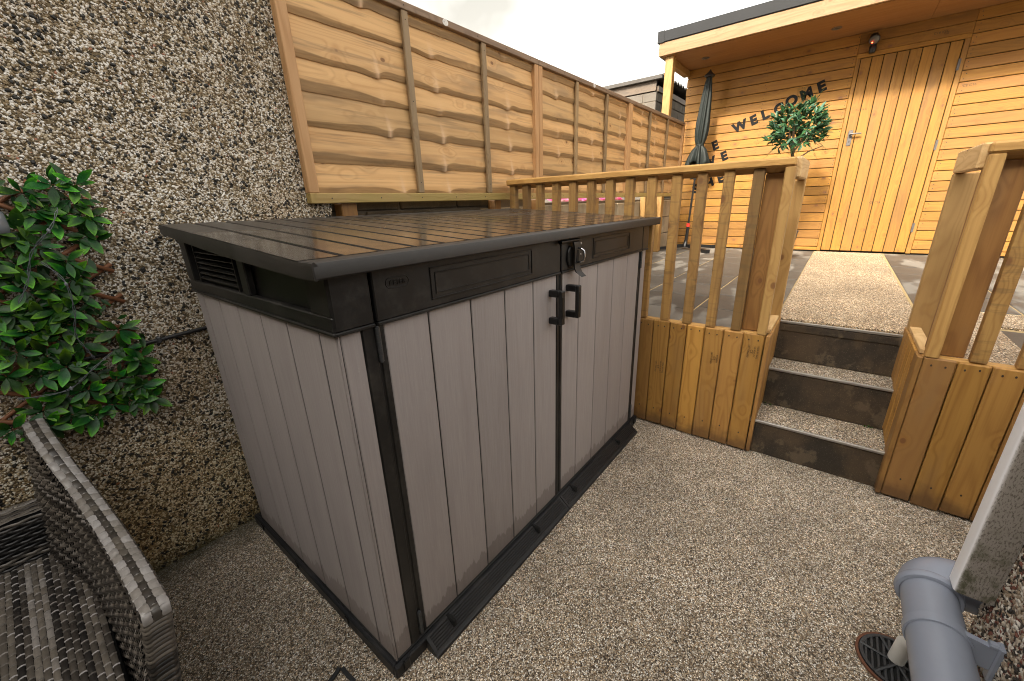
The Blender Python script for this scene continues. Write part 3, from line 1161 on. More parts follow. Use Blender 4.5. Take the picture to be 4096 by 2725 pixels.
p1 = fence_panel(0.520, 2.331, (1.163, 1.752), 'nearest waney-edge fence panel, beside the pebbledash wall', 3, [(0.985, 1.0), (1.36, 0.6), (2.00, 0.5)])
p2 = fence_panel(2.336, 3.995, (2.90, 3.46), 'middle waney-edge fence panel, behind the left balusters', 5, [(2.62, 0.6), (3.22, 0.3), (3.80, 0.3)])
p3 = fence_panel(4.000, 5.82, (4.57, 5.16), 'far waney-edge fence panel, ending at the cabin behind its corner post', 8, [(4.36, 0.2), (4.78, 0.2), (5.45, 0.1)])
for (x, par) in ((1.435, p1), (3.176, p2)):
    st = MB()
    st.lathe([(0.021, 0), (0.021, 0.0006)], n=20)
    st.v = [(x + p[0], FY - 0.0034 - p[2], 2.317 + p[1] * 0.75) for p in st.v]
    so = mbo('maker_sticker', st, M['sticker'], par, (x, FY, 2.317))

# ================================================================== STORAGE SHED
SW, SD, ST = 1.84, 1.005, 1.107
sh = thing('storage_shed', 'grey and black plastic garden storage shed with a ribbed wet lid', 'storage shed', (0.92, 0.5, 0))
# inner body (dark carcass) so that the joints read as deep
cb = MB()
cb.box((0.0008, 0.0002, 0.045), (SW - 0.0008, SD - 0.002, 1.106), 0.001)
cb.box((0.0205, 0.022, 1.107), (SW - 0.0205, SD - 0.002, 1.235), 0.004)
mbo('carcass', cb, M['blk_clean'], sh, (0.92, 0.5, 0.6))
# base tray
tbm = MB()
for lo, hi in (((-0.016, -0.016, 0.0), (1.858, 0.0, 0.046)), ((-0.016, 0.0, 0.0), (0.006, 1.062, 0.046)), ((1.836, 0.0, 0.0), (1.858, 1.062, 0.046)), ((0.006, 1.03, 0.0), (1.836, 1.062, 0.046))):
    tbm.box(lo, hi, 0.004)
tbm.box((-0.004, -0.004, 0.040), (1.846, 0.006, 0.056), 0.003)
tbm.box((-0.004, 0.006, 0.040), (0.004, 1.03, 0.056), 0.003)
tray = mbo('base_tray', tbm, M['tray'], sh, (0.92, 0.5, 0.0))
for x in (0.012, 1.80):
    boxo('clip', (x, -0.024, 0.012), (x + 0.020, -0.015, 0.052), M['blk_clean'], tray, 0.003)
for y in (0.25, 0.62, 0.95):
    boxo('clip', (-0.021, y, 0.022), (-0.0155, y + 0.02, 0.048), M['blk_clean'], tray, 0.002)
# front step strip: two ramp lengths with rubber ribs
for x0, x1 in ((0.100, 0.914), (0.918, 1.735)):
    rm = MB()
    rm.prism([(-0.0165, 0.050), (-0.0165, 0.0), (-0.072, 0.0), (-0.070, 0.010), (-0.064, 0.012)], 0, x0, x1)
    ramp = mbo('step_strip', rm, M['tray'], sh, ((x0 + x1) / 2, -0.04, 0.02))
    for k in range(6):
        t0 = 0.12 + k * 0.14
        ya, za = -0.0165 + (-0.0475) * t0, 0.050 - 0.038 * t0
        rb = MB()
        rb.box((x0 + 0.012, ya - 0.0024, za - 0.004), (x1 - 0.012, ya + 0.0010, za + 0.0022), 0.0008)
        mbo('rib', rb, M['blk_clean'], ramp, ((x0 + x1) / 2, ya, za))
    for xc in (x0 + 0.09, x0 + 0.59):
        nb_ = MB()
        nb_.box((xc, -0.052, 0.022), (xc + 0.016, -0.010, 0.0515), 0.004)
        mbo('notch', nb_, M['void'], ramp, (xc, -0.03, 0.04))
# boards: front left door, right door, corners, side
def plank_front(x0, x1, parent, z0=0.056, z1=1.112):
    return boxo('plank', (x0 + 0.0024, -0.002, z0), (x1 - 0.0024, 0.012, z1), M['panel'], parent, 0.002)


plank_front(0.003, 0.058, sh)
plank_front(1.776, 1.838, sh)
d_l = link('left_door', None, sh, (0.5, 0.0, 0.055))
d_r = link('right_door', None, sh, (1.34, 0.0, 0.055))
for seams, dr in (((0.116, 0.259, 0.423, 0.584, 0.746, 0.903), d_l), ((0.946, 1.083, 1.251, 1.419, 1.587, 1.742), d_r)):
    for a, b_ in zip(seams[:-1], seams[1:]):
        plank_front(a, b_, dr, 0.062)
    for a, b_ in (((0.100, 0.1155), (0.9035, 0.918)) if dr is d_l else ((0.930, 0.9455), (1.7425, 1.757))):
        boxo('edge_trim', (a, -0.0035, 0.060), (b_, 0.01, 1.112), M['blk'], dr, 0.002)
cs = MB()
cs.box((0.0585, -0.0035, 0.056), (0.092, 0.012, 1.112), 0.002)
mbo('corner_post', cs, M['blk'], sh, (0.075, 0, 0.6))
cs = MB()
cs.box((1.7635, -0.0035, 0.056), (1.7755, 0.012, 1.112), 0.002)
mbo('corner_post', cs, M['blk'], sh, (1.77, 0, 0.6))
sy = (0.0, 0.0855, 0.257, 0.426, 0.600, 0.763, 0.926, 1.003)
for a, b_ in zip(sy[:-1], sy[1:]):
    boxo('plank', (-0.001, a + 0.0036, 0.056), (0.007, b_ - 0.0036, 1.112), M['panel'], sh, 0.0008)
    boxo('plank', (SW - 0.007, a + 0.0012, 0.056), (SW + 0.001, b_ - 0.0012, 1.112), M['panel'], sh, 0.002)
# rounded double bead on the front left corner
cm = MB()
cm.tube([(0.0005, -0.0005, 0.056), (0.0005, -0.0005, 1.112)], 0.0028, 8)
cm.tube([(-0.0012, 0.0062, 0.056), (-0.0012, 0.0062, 1.112)], 0.0018, 6)
mbo('corner_bead', cm, M['panel'], sh, (0, 0, 0.6), smooth=40)
# black band, front
BT = 1.252


def band(x0, x1, par, nm='band'):
    mb = MB()
    mb.box((x0, -0.009, ST + 0.004), (x1, 0.011, BT), 0.003)
    mb.box((x0, -0.013, ST - 0.004), (x1, 0.011, ST + 0.0045), 0.002)
    return mbo(nm, mb, M['blk'], par, ((x0 + x1) / 2, 0, 1.18))


band(-0.006, 0.091, sh)
bl_ = band(0.099, 0.919, d_l)
br_ = band(0.929, 1.757, d_r)
band(1.763, 1.846, sh)


def inset(x0, x1, par):
    mb = MB()
    z0, z1 = 1.131, 1.218
    for k, (w, pr) in enumerate(((0.0, 0.0032), (0.016, 0.0024))):
        a0, a1, c0, c1 = x0 + w, x1 - w, z0 + w * 0.9, z1 - w * 0.9
        t = 0.0045
        mb.box((a0, -0.009 - pr, c0), (a1, -0.0085, c0 + t), 0.001)
        mb.box((a0, -0.009 - pr, c1 - t), (a1, -0.0085, c1), 0.001)
        mb.box((a0, -0.009 - pr, c0 + t), (a0 + t, -0.0085, c1 - t), 0.001)
        mb.box((a1 - t, -0.009 - pr, c0 + t), (a1, -0.0085, c1 - t), 0.001)
    mbo('inset_frame', mb, M['blk_clean'], par, ((x0 + x1) / 2, -0.009, 1.17))


inset(0.270, 0.732, d_l)
inset(1.186, 1.580, d_r)
# maker's oval badge
lg = MB()
ov = []
for k in range(28):
    t = 2 * math.pi * k / 28
    cxx = 0.168 + (0.020 if math.cos(t) > 0 else -0.020)
    ov.append((cxx + 0.0135 * math.cos(t), -0.0092, 1.1975 + 0.0125 * math.sin(t)))
ov.append(ov[0])
lg.tube(ov, 0.0011, 5, cap=False)
badge = mbo('badge', lg, M['blk_clean'], d_l, (0.168, -0.009, 1.1975), smooth='all')
link('lettering', textmesh('KETER', 0.0165, M['blk_clean'], 0.0012, 0.0003), d_l, (0.168, -0.0098, 1.1972), face_minus_y())
# black band, left side with louvre and recess
sb = MB()
sb.box((-0.009, -0.006, ST + 0.004), (0.011, 1.006, 1.146), 0.003)
sb.box((-0.013, -0.010, ST - 0.004), (0.011, 1.008, ST + 0.0045), 0.002)
sb.box((-0.009, -0.006, 1.146), (0.011, 0.086, BT + 0.003), 0.003)
sb.box((-0.009, 0.436, 1.146), (0.011, 0.486, BT + 0.028), 0.003)
sb.box((-0.009, 0.940, 1.146), (0.011, 1.006, BT + 0.055), 0.003)
side = mbo('side_band', sb, M['blk'], sh, (0, 0.5, 1.18))
for y0, y1 in ((0.086, 0.436), (0.486, 0.94)):
    rb = MB()
    rb.box((0.012, y0 - 0.002, 1.140), (0.020, y1 + 0.002, 1.256 if y0 < 0.2 else 1.280), 0.001)
    mbo('recess_panel', rb, M['blk_clean'], side, (0.016, (y0 + y1) / 2, 1.2))
for k in range(6):
    z0 = 1.160 + k * 0.0175
    lb = MB()
    lb.prism([(0.001 - 0.006, z0), (0.012, z0 + 0.010), (0.012, z0 + 0.013), (0.001 - 0.006, z0 + 0.003)], 1, 0.530, 0.870)
    v = lb.v
    lb.v = [(p[0], p[1], p[2]) for p in v]
    mbo('louvre', lb, M['blk_clean'], side, (0, 0.7, z0))
for y in (0.522, 0.872):
    boxo('louvre_frame', (-0.006, y, 1.148), (0.012, y + 0.006, 1.27), M['blk_clean'], side, 0.001)
# right side band
sb = MB()
sb.box((SW - 0.011, -0.006, ST - 0.004), (SW + 0.009, 1.006, BT + 0.01), 0.003)
mbo('side_band', sb, M['blk'], sh, (SW, 0.5, 1.18))


# lid
def lid_z(y):
    t = max(0.0, (y + 0.02) / 1.02)
    return 1.272 + 0.068 * (t * 0.88 + 0.12 * math.sin(t * math.pi / 2))


lid = link('lid', None, sh, (0.92, 0.5, 1.26))
LX0, LX1, LYF, LYB = -0.051, 1.891, -0.052, 1.004
grooves = [0.046 + 0.0985 * k for k in range(19)]
top = MB()
xs = [LX0]
zs_ = [0.0]
for g in grooves:
    for dx, dz in ((-0.0085, 0), (-0.0065, -0.008), (0.0065, -0.008), (0.0085, 0)):
        xs.append(g + dx)
        zs_.append(dz)
xs.append(LX1)
zs_.append(0.0)
ys = [0.006 + (LYB - 0.006) * j / 28 for j in range(29)]
vs = []
for y in ys:
    for x, dz in zip(xs, zs_):
        vs.append((x, y, lid_z(y) + dz))
nxs = len(xs)
fs = [(j * nxs + i, j * nxs + i + 1, (j + 1) * nxs + i + 1, (j + 1) * nxs + i) for j in range(len(ys) - 1) for i in range(nxs - 1)]
top.add(vs, fs)
mbo('lid_top', top, M['lid'], lid, (0.92, 0.5, 1.3), smooth=30, recalc=True)
# front rim: flat band + rounded nose + drop
rim = MB()
zf = lid_z(0.0)
prof = [(0.0025, zf - 0.006), (0.0025, zf - 0.001), (-0.002, zf), (LYF + 0.012, zf - 0.0005), (LYF + 0.004, zf - 0.003), (LYF, zf - 0.009), (LYF - 0.001, zf - 0.032), (LYF + 0.004, zf - 0.036), (LYF + 0.010, zf - 0.034), (LYF + 0.012, zf - 0.012)]
rim.prism(prof, 0, LX0 + 0.0035, LX1 - 0.0035)
mbo('front_rim', rim, M['rim'], lid, (0.92, -0.03, 1.26), smooth=35)
for sx in (0, 1):
    sk = MB()
    vs = []
    fs = []
    ysk = [LYF] + [0.0 + LYB * j / 16 for j in range(17)]
    for y in ysk:
        zt = (zf if y < 0.01 else lid_z(y))
        t = max(0, y) / LYB
        hgt = 0.034 + 0.010 * math.sin(math.pi * min(1, t * 0.9 + 0.05)) - 0.004 * t
        if sx == 0:
            pts = [(LX0 + 0.006, zt + 0.0003), (LX0 + 0.001, zt - 0.002), (LX0 - 0.001, zt - 0.008), (LX0 + 0.001, zt - hgt), (LX0 + 0.007, zt - hgt - 0.001), (LX0 + 0.012, zt - hgt + 0.006), (LX0 + 0.012, zt - 0.006)]
        else:
            pts = [(LX1 - 0.006, zt + 0.0003), (LX1 - 0.001, zt - 0.002), (LX1 + 0.001, zt - 0.008), (LX1 - 0.001, zt - hgt), (LX1 - 0.007, zt - hgt - 0.001), (LX1 - 0.012, zt - hgt + 0.006), (LX1 - 0.012, zt - 0.006)]
        vs += [(p[0], y, p[1]) for p in pts]
    n = 7
    for i in range(len(ysk) - 1):
        for k in range(n):
            k2 = (k + 1) % n
            fs.append((i * n + k, i * n + k2, (i + 1) * n + k2, (i + 1) * n + k))
    fs.append(tuple(range(n)))
    fs.append(tuple((len(ysk) - 1) * n + k for k in range(n)))
    sk.add(vs, fs)
    mbo('side_skirt', sk, M['rim'], lid, (LX0 if sx == 0 else LX1, 0.5, 1.27), smooth=35)
bs = MB()
bs.box((LX0 + 0.006, LYB - 0.002, lid_z(1.0) - 0.04), (LX1 - 0.006, LYB + 0.006, lid_z(1.0) - 0.003), 0.002)
mbo('back_rim', bs, M['lid'], lid, (0.92, LYB, 1.3))
us = MB()
us.box((0.012, 0.012, 1.236), (SW - 0.012, 0.99, 1.262), 0.002)
mbo('lid_underside', us, M['blk_clean'], lid, (0.92, 0.5, 1.25))
# door handles
for x in (0.858, 0.984):
    hd = MB()
    hd.box((x - 0.013, -0.062, 0.918), (x + 0.013, -0.046, 1.052), 0.003)
    hd.box((x - 0.013, -0.047, 1.026), (x + 0.013, -0.002, 1.052), 0.003)
    hd.box((x - 0.013, -0.047, 0.918), (x + 0.013, -0.002, 0.944), 0.003)
    hd.box((x - 0.008, -0.0635, 0.945), (x + 0.008, -0.0615, 1.028), 0.0006)
    mbo('handle', hd, M['blk_clean'], d_l if x < 0.9 else d_r, (x, -0.03, 0.985))
# hinges
for x, par in ((0.096, d_l), (1.760, d_r)):
    for z0 in (1.012, 0.075):
        hg = MB()
        for k in range(5):
            za = z0 + k * 0.0175
            hg.tube([(x, -0.007, za), (x, -0.007, za + 0.0165)], 0.0062, 10)
        hg.tube([(x, -0.007, z0 - 0.002), (x, -0.007, z0 + 0.09)], 0.005, 8)
        mbo('hinge', hg, M['zinc'], par, (x, -0.007, z0), smooth=40)
# latch: rod, plate, swinging tongue, staple, prints
la = link('latch', None, d_r, (1.0, -0.012, 1.16))
mb = MB()
mb.tube([(0.905, -0.022, 1.226), (1.04, -0.022, 1.226)], 0.0065, 10)
mb.tube([(0.896, -0.022, 1.226), (0.909, -0.022, 1.226)], 0.0085, 10)
mbo('pivot_rod', mb, M['blk_clean'], la, (0.97, -0.02, 1.226), smooth=40)
mb = MB()
mb.lathe([(0.036, 0), (0.036, 0.006), (0.033, 0.009)], n=28)
mb.v = [(0.990 + p[0] * 0.8, -0.0092 - p[2], 1.163 + p[1] * 1.15) for p in mb.v]
mbo('back_plate', mb, M['blk_clean'], la, (0.99, -0.01, 1.163), smooth=40)
mb = MB()
path_ = [(-0.022, 1.222), (-0.026, 1.205), (-0.024, 1.150), (-0.026, 1.122), (-0.036, 1.102), (-0.056, 1.088)]
wd = [0.026, 0.024, 0.021, 0.021, 0.022, 0.019]
vs = []
for (y, z), w in zip(path_, wd):
    for dx, dy in ((-1, 0), (1, 0), (1, 1), (-1, 1)):
        vs.append((1.012 + dx * w, y - 0.007 * dy, z - 0.004 * dy))
fs = []
for i in range(len(path_) - 1):
    for k in range(4):
        k2 = (k + 1) % 4
        fs.append((i * 4 + k, i * 4 + k2, i * 4 + 4 + k2, i * 4 + 4 + k))
fs += [(0, 1, 2, 3), (20, 21, 22, 23)]
mb.add(vs, fs)
mbo('tongue', mb, M['blk_clean'], la, (1.012, -0.03, 1.15), smooth=30)
mb = MB()
loop = [(1.016, -0.030, 1.196), (1.016, -0.046, 1.192), (1.020, -0.056, 1.184), (1.022, -0.058, 1.160), (1.020, -0.054, 1.146), (1.016, -0.044, 1.140), (1.016, -0.030, 1.138)]
mb.tube(loop, 0.0042, 8)
mbo('staple', mb, M['chrome'], la, (1.018, -0.045, 1.165), smooth='all')
mb = MB()
mb.box((1.003, -0.0325, 1.140), (1.022, -0.030, 1.196), 0.001)
mbo('keeper_slot', mb, M['void'], la, (1.012, -0.031, 1.168))
link('close_print', textmesh('CLOSE', 0.012, M['white_txt'], 0.0002, 0.0002), d_r, (1.067, -0.0095, 1.206), face_minus_y())
link('open_print', textmesh('OPEN', 0.012, M['white_txt'], 0.0002, 0.0002), d_r, (1.066, -0.0095, 1.163), face_minus_y())
mb = MB()
mb.box((1.0405, -0.0097, 1.198), (1.0485, -0.0093, 1.207), 0.0001)
mb.tube([(1.042, -0.0095, 1.207), (1.042, -0.0095, 1.212), (1.0445, -0.0095, 1.2145), (1.047, -0.0095, 1.212), (1.047, -0.0095, 1.207)], 0.0008, 5)
mbo('padlock_print', mb, M['white_txt'], d_r, (1.0445, -0.0095, 1.205))

# ================================================================== RAILINGS
RXF = 1.89


def railing(name, label, ylist_boards, bal_y, y_hi, y_lo, xf, ztop, newel_y, newel_dir, seed, group='timber railings either side of the steps'):
    rr = random.Random(seed)
    t = thing(name, label, 'railing', (xf + 0.03, (y_hi + y_lo) / 2, 0), group)
    zl = 0.690 if newel_dir < 0 else 0.705
    for (a, b_) in ylist_boards:
        boxo('cladding_board', (xf + rr.uniform(-0.0015, 0.0015), a, 0.004 + rr.uniform(0, 0.010)), (xf + 0.020, b_, zl - 0.002 + rr.uniform(-0.002, 0.0025)), M['rail_z'], t, 0.004)
    boxo('bottom_rail', (xf + 0.0205, y_lo, 0.60), (xf + 0.062, y_hi, zl + 0.001), M['rail_y'], t, 0.004)
    boxo('handrail', (xf - 0.008, y_lo, ztop - 0.038), (xf + 0.040, y_hi, ztop), M['rail_y'], t, 0.007)
    boxo('under_rail', (xf + 0.053, y_lo, ztop - 0.060), (xf + 0.088, y_hi, ztop - 0.006), M['rail_y'], t, 0.004)
    for y in bal_y:
        w = rr.uniform(0.0215, 0.0235)
        o = boxo('baluster', (xf + 0.010, y - 0.0235, zl + 0.002), (xf + 0.0515, y + 0.0235, ztop - 0.0385), M['baluster'], t, 0.0025)
        o.rotation_euler = (R(rr.uniform(-0.25, 0.25)), 0, R(rr.uniform(-3, 3)))
    sb = MB()
    for (a, b_) in ylist_boards:
        for fx in (0.28, 0.72):
            for zz in (zl - 0.028, 0.115):
                if zz < 0.2 and fx > 0.5:
                    continue
                yy = a + (b_ - a) * (fx if zz > 0.2 else 0.5) + rr.uniform(-0.004, 0.004)
                z2 = zz + rr.uniform(-0.006, 0.006)
                sb.lathe([(0.0042, 0), (0.0042, 0.0012)], n=7)
                sb.v[-14:] = [(xf - 0.0016 - p[2], yy + p[0] * 0.8, z2 + p[1] * 1.2) for p in sb.v[-14:]]
    tag(mbo('nails', sb, M['screw'], t, (xf, y_hi, 0.6)), kind='stuff')
    return t


seams = [-0.632, -0.536, -0.441, -0.346, -0.251, -0.157, -0.061]
while seams[-1] < 1.0:
    seams.append(seams[-1] + 0.0955)
lboards = [(a + 0.0022, b_ - 0.0022) for a, b_ in zip(seams[:-1], seams[1:])]
lbal = [0.990, 0.881, 0.768, 0.639, 0.515, 0.391, 0.267, 0.1445, 0.0175, -0.115, -0.2405, -0.3645, -0.491]
lr = railing('railing', 'long timber railing with balusters and vertical cladding, right of the storage shed', lboards, lbal, 1.03, -0.632, RXF, 1.527, -0.61, -1, 11)


def newel(t, s, xf, y0, ztop, zl, xb=2.32):
    """s=-1: left side of the steps (cheek faces -Y); s=+1: right side (cheek faces +Y). y0 = outer face of the front stud"""
    def yy(d):
        return y0 - s * d
    # d measured from the step side into the railing
    boxo('front_stud', (xf - 0.003, yy(0.0), zl), (xf + 0.042, yy(0.042), ztop - 0.039), M['stud'], t, 0.005)
    boxo('newel_post', (xf + 0.053, yy(0.006), zl + 0.002), (xf + 0.098, yy(0.121), ztop - 0.061), M['post_dark'], t, 0.004)
    boxo('back_stud', (xb - 0.045, yy(-0.018), 0.40), (xb, yy(0.075), ztop - 0.088), M['stud'], t, 0.005)
    boxo('return_rail', (xf + 0.0435, yy(-0.018), ztop - 0.088), (xb + 0.006, yy(0.022), ztop + 0.002), M['rail_x'], t, 0.006)
    boxo('return_sill', (xf + 0.046, yy(-0.012), zl + 0.0015), (xb - 0.046, yy(0.03), zl + 0.020), M['rail_x'], t, 0.002)
    # cheek boards down the side of the steps
    x = xf - 0.001
    k = 0
    while x < xb + 0.02:
        x1 = min(x + 0.094, xb + 0.03)
        zb = 0.002 if x < 1.915 else (0.207 if x < 2.16 else 0.43)
        boxo('cheek_board', (x + 0.002, yy(-0.020), zb + 0.006), (x1 - 0.002, yy(-0.001), zl - 0.002), M['rail_z'], t, 0.003)
        x = x1
        k += 1


newel(lr, -1, RXF, -0.6345, 1.527, 0.690)
rs = [-1.2055, -1.305, -1.4, -1.495]
while rs[-1] > -3.2:
    rs.append(rs[-1] - 0.0955)
rboards = [(b_ + 0.0022, a - 0.0022) for a, b_ in zip(rs[:-1], rs[1:])]
rbal = [-1.36 - 0.125 * k for k in range(14)]
rr_ = railing('railing', 'timber railing to the right of the steps, partly behind the white trunking', rboards, rbal, -1.204, -3.2, 1.868, 1.521, -1.22, 1, 12)
newel(rr_, 1, 1.868, -1.2065, 1.521, 0.705, 2.35)
# ink stamps on boards
def stamp(x, y, z, lines, par, size=0.013, rot=math.pi / 2):
    for k, s_ in enumerate(lines):
        yy = y - 0.021 + 0.014 * k
        e = face_minus_x(-math.pi / 2)
        link('ink_stamp', textmesh(s_, size if s_ != 'CE' else size * 1.6, M['stamp'], 0.0002), par, (x - 0.0022, yy, z), e)


stamp(RXF, -0.118, 0.40, ['VIDA BH 0402', '02-0154-2678 C', 'CE', 'DRY GRADED'], lr, 0.0115)
stamp(RXF, -0.590, 0.595, ['VIDA BH 0402', 'G2-4567-2 C', 'CE', 'DRY GRADED'], lr, 0.0115)
stamp(RXF, -0.405, 0.52, ['BH 24500', 'CE', 'DRY GRADED'], lr, 0.0115)

# ================================================================== STEPS
stp = thing('garden_steps', 'three damp concrete steps with gravel treads and metal nosings', 'steps', (2.15, -0.93, 0))
ys0, ys1 = -1.235, -0.618
for k, (xa, xb, z0, z1) in enumerate(((1.922, 2.40, 0.0, 0.200), (2.165, 2.40, 0.2, 0.428), (2.352, 2.42, 0.428, 0.664))):
    rb = MB()
    rb.box((xa, ys0, z0), (xb, ys1, z1 - 0.013), 0.004)
    if k == 2:
        rb.box((xa - 0.006, ys0 + 0.002, z1 - 0.062), (xa + 0.01, ys1 - 0.002, z1 - 0.014), 0.006)
    mbo('riser', rb, M['riser'], stp, (xa, -0.93, z0))
    nbm = MB()
    nbm.box((xa - 0.008, ys0 + 0.004, z1 - 0.0125), (xa + 0.006, ys1 - 0.004, z1 + 0.0015), 0.0015)
    mbo('nosing', nbm, M['alu'], stp, (xa, -0.93, z1))
    if k < 2:
        trb = MB()
        trb.box((xa + 0.0065, ys0, z1 - 0.0125), (2.1645 if k == 0 else 2.3515, ys1, z1), 0.001)
        mbo('tread', trb, M['gravel_step'], stp, (xa + 0.1, -0.93, z1))
# weeds in the corners of the steps
for (x, y, z, n, lab) in ((2.150, -0.68, 0.2005, 9, 'small green weed at the left end of the lowest tread'), (2.152, -1.13, 0.2005, 8, 'small green weed on the lowest tread left of the corner'),
                          (2.152, -1.20, 0.2005, 7, 'small green weed in the right corner of the lowest tread')):
    w = MB()
    for k in range(n):
        a = rnd.uniform(0, 6.28)
        l = rnd.uniform(0.008, 0.018)
        d = Vector((math.cos(a) * 0.7 - 0.4, math.sin(a), rnd.uniform(0.4, 1.0))).normalized() * l
        s = Vector((-d.y, d.x, 0)).normalized() * l * 0.32
        p = Vector((x + rnd.uniform(-0.006, 0.004), y + rnd.uniform(-0.018, 0.018), z))
        w.add([p, p + d * 0.5 + s, p + d, p + d * 0.5 - s], [(0, 1, 2, 3)], tip=[0.2, 0.4, 0.6, 0.4])
    tag(mbo('weed', w, M['leaf'], None, (x, y, z)), lab, 'weed', 'weeds on the steps')

# ================================================================== CABIN
cabin = thing('garden_cabin', 'orange timber garden cabin with flat overhanging roof and boarded door', 'cabin', (CX + 1.2, -1.0, TZ))
YL, YR = 1.150, -3.25
cbm = MB()
cbm.box((CX + 0.021, YR, TZ - 0.01), (CX + 2.6, -1.50, 3.0), 0.004)
cbm.box((CX + 0.021, -0.66, TZ - 0.01), (CX + 2.6, YL - 0.006, 3.0), 0.004)
cbm.box((CX + 0.06, -1.50, TZ - 0.01), (CX + 2.6, -0.66, 3.0), 0.004)
mbo('backing_wall', cbm, M['void'], cabin, (CX + 1.2, -1, 1.8))
pitch = (2.998 - 0.690) / 22.5
nbrd = 23
for k in range(nbrd):
    z1 = 2.998 - k * 0.1032
    z0 = z1 - 0.0965
    if z1 < 0.70:
        break
    z0 = max(z0, 0.688)
    boxo('cladding_board', (CX + rnd.uniform(-0.001, 0.001), -0.6495, z0), (CX + 0.020, YL + rnd.uniform(-0.002, 0.003), z1), M['cab_y'], cabin, 0.003)
    boxo('cladding_board', (CX + rnd.uniform(-0.001, 0.001), YR, z0), (CX + 0.020, -1.5185, z1), M['cab_y'], cabin, 0.003)
for z0, z1 in ((2.809, 2.899), (2.903, 2.998)):
    boxo('cladding_board', (CX - 0.001, -1.5165, z0), (CX + 0.020, -0.6515, z1), M['cab_y'], cabin, 0.002)
nl = MB()
for k in range(22):
    zc = 2.998 - k * 0.1032 - 0.048
    for yc in (-0.672 + 0.045, -1.518 - 0.03, 1.10, 0.2 + rnd.uniform(-0.01, 0.01), -2.1):
        for dz in (-0.022, 0.022):
            nl.lathe([(0.0042, 0), (0.0036, 0.0012)], n=7)
            yy_, zz_ = yc + rnd.uniform(-0.008, 0.008), zc + dz + rnd.uniform(-0.005, 0.005)
            nl.v[-14:] = [(CX - 0.0012 - p[2], yy_ + p[0], zz_ + p[1]) for p in nl.v[-14:]]
tag(mbo('nails', nl, M['screw'], cabin, (CX, -0.5, 1.8)), kind='stuff')
fr = link('door_frame', None, cabin, (CX, -1.08, TZ))
boxo('jamb', (CX - 0.003, -0.6865, 0.684), (CX + 0.021, -0.6505, 2.764), M['cab_z'], fr, 0.003)
boxo('jamb', (CX - 0.003, -1.5165, 0.684), (CX + 0.021, -1.4755, 2.764), M['cab_z'], fr, 0.003)
boxo('head', (CX - 0.003, -1.5165, 2.7645), (CX + 0.021, -0.6505, 2.8075), M['cab_y'], fr, 0.003)
door = link('door', None, cabin, (CX, -1.08, TZ))
db = [-0.6895, -0.783, -0.882, -0.985, -1.084, -1.181, -1.278, -1.379, -1.4725]
for a, b_ in zip(db[:-1], db[1:]):
    boxo('door_board', (CX + 0.003, b_ + 0.0032, 0.694), (CX + 0.025, a - 0.0032, 2.758), M['cab_z'], door, 0.003)
boxo('door_backing', (CX + 0.026, -1.4725, 0.70), (CX + 0.055, -0.6895, 2.755), M['void'], door, 0.002)
hm = MB()
hm.box((CX - 0.006, -0.760, 1.884), (CX + 0.0025, -0.719, 2.046), 0.003)
mbo('handle_plate', hm, M['steel'], door, (CX, -0.74, 1.96))
hm = MB()
hm.tube([(CX - 0.004, -0.738, 2.003), (CX - 0.050, -0.738, 2.003)], 0.009, 12)
hm.tube([(CX - 0.047, -0.736, 2.003), (CX - 0.048, -0.78, 2.0035), (CX - 0.045, -0.838, 2.0)], [0.0095, 0.0085, 0.007], 10)
mbo('lever', hm, M['steel'], door, (CX - 0.03, -0.77, 2.0), smooth=40)
hm = MB()
hm.box((CX - 0.0068, -0.744, 1.918), (CX - 0.006, -0.738, 1.938), 0.0002)
mbo('keyhole', hm, M['void'], door, (CX, -0.74, 1.93))
for zz in (2.545, 1.815, 0.970):
    hm = MB()
    hm.tube([(CX - 0.006, -1.4745, zz - 0.05), (CX - 0.006, -1.4745, zz + 0.05)], 0.007, 10)
    hm.box((CX - 0.0045, -1.490, zz - 0.05), (CX - 0.0025, -1.4745, zz + 0.05), 0.0005)
    mbo('hinge', hm, M['steel'], door, (CX, -1.4745, zz), smooth=40)
# roof
FXF = 5.20
boxo('fascia', (FXF, YR - 0.1, 3.004), (FXF + 0.028, 1.262, 3.142), M['fascia'], cabin, 0.004)
rb = MB()
rb.box((FXF - 0.014, YR - 0.1, 3.1425), (FXF + 0.03, 1.278, 3.256), 0.006)
rb.box((FXF + 0.03, 1.236, 3.1425), (CX + 2.9, 1.278, 3.256), 0.006)
rb.box((FXF + 0.03, YR - 0.1, 3.15), (CX + 2.9, 1.236, 3.24), 0.006)
mbo('roof', rb, M['roofblk'], cabin, (7, -1, 3.2))
jm = MB()
jm.box((FXF - 0.0165, 1.20, 3.140), (FXF - 0.0135, 1.281, 3.259), 0.001)
jm.box((FXF - 0.0165, 1.2785, 3.140), (FXF + 0.06, 1.2815, 3.259), 0.001)
mbo('roof_corner_cap', jm, M['roofblk'], cabin, (FXF, 1.26, 3.2))
for ya, yb in ((1.236, -1.185), (-1.188, YR - 0.1)):
    sm_ = MB()
    sm_.box((FXF + 0.0285, yb, 3.0), (CX + 0.03, ya, 3.012), 0.001)
    mbo('soffit', sm_, M['soffit'], cabin, ((FXF + CX) / 2, (ya + yb) / 2, 3.006))
boxo('side_fascia', (FXF + 0.0285, 1.2365, 3.004), (CX + 2.8, 1.262, 3.142), M['oldwood'], cabin, 0.003)
boxo('side_beam', (FXF + 0.13, 1.13, 2.925), (CX - 0.002, 1.205, 2.999), M['cpost'], cabin, 0.003)
boxo('corner_post', (5.255, 1.098, TZ), (5.350, 1.193, 2.999), M['cpost'], cabin, 0.005)
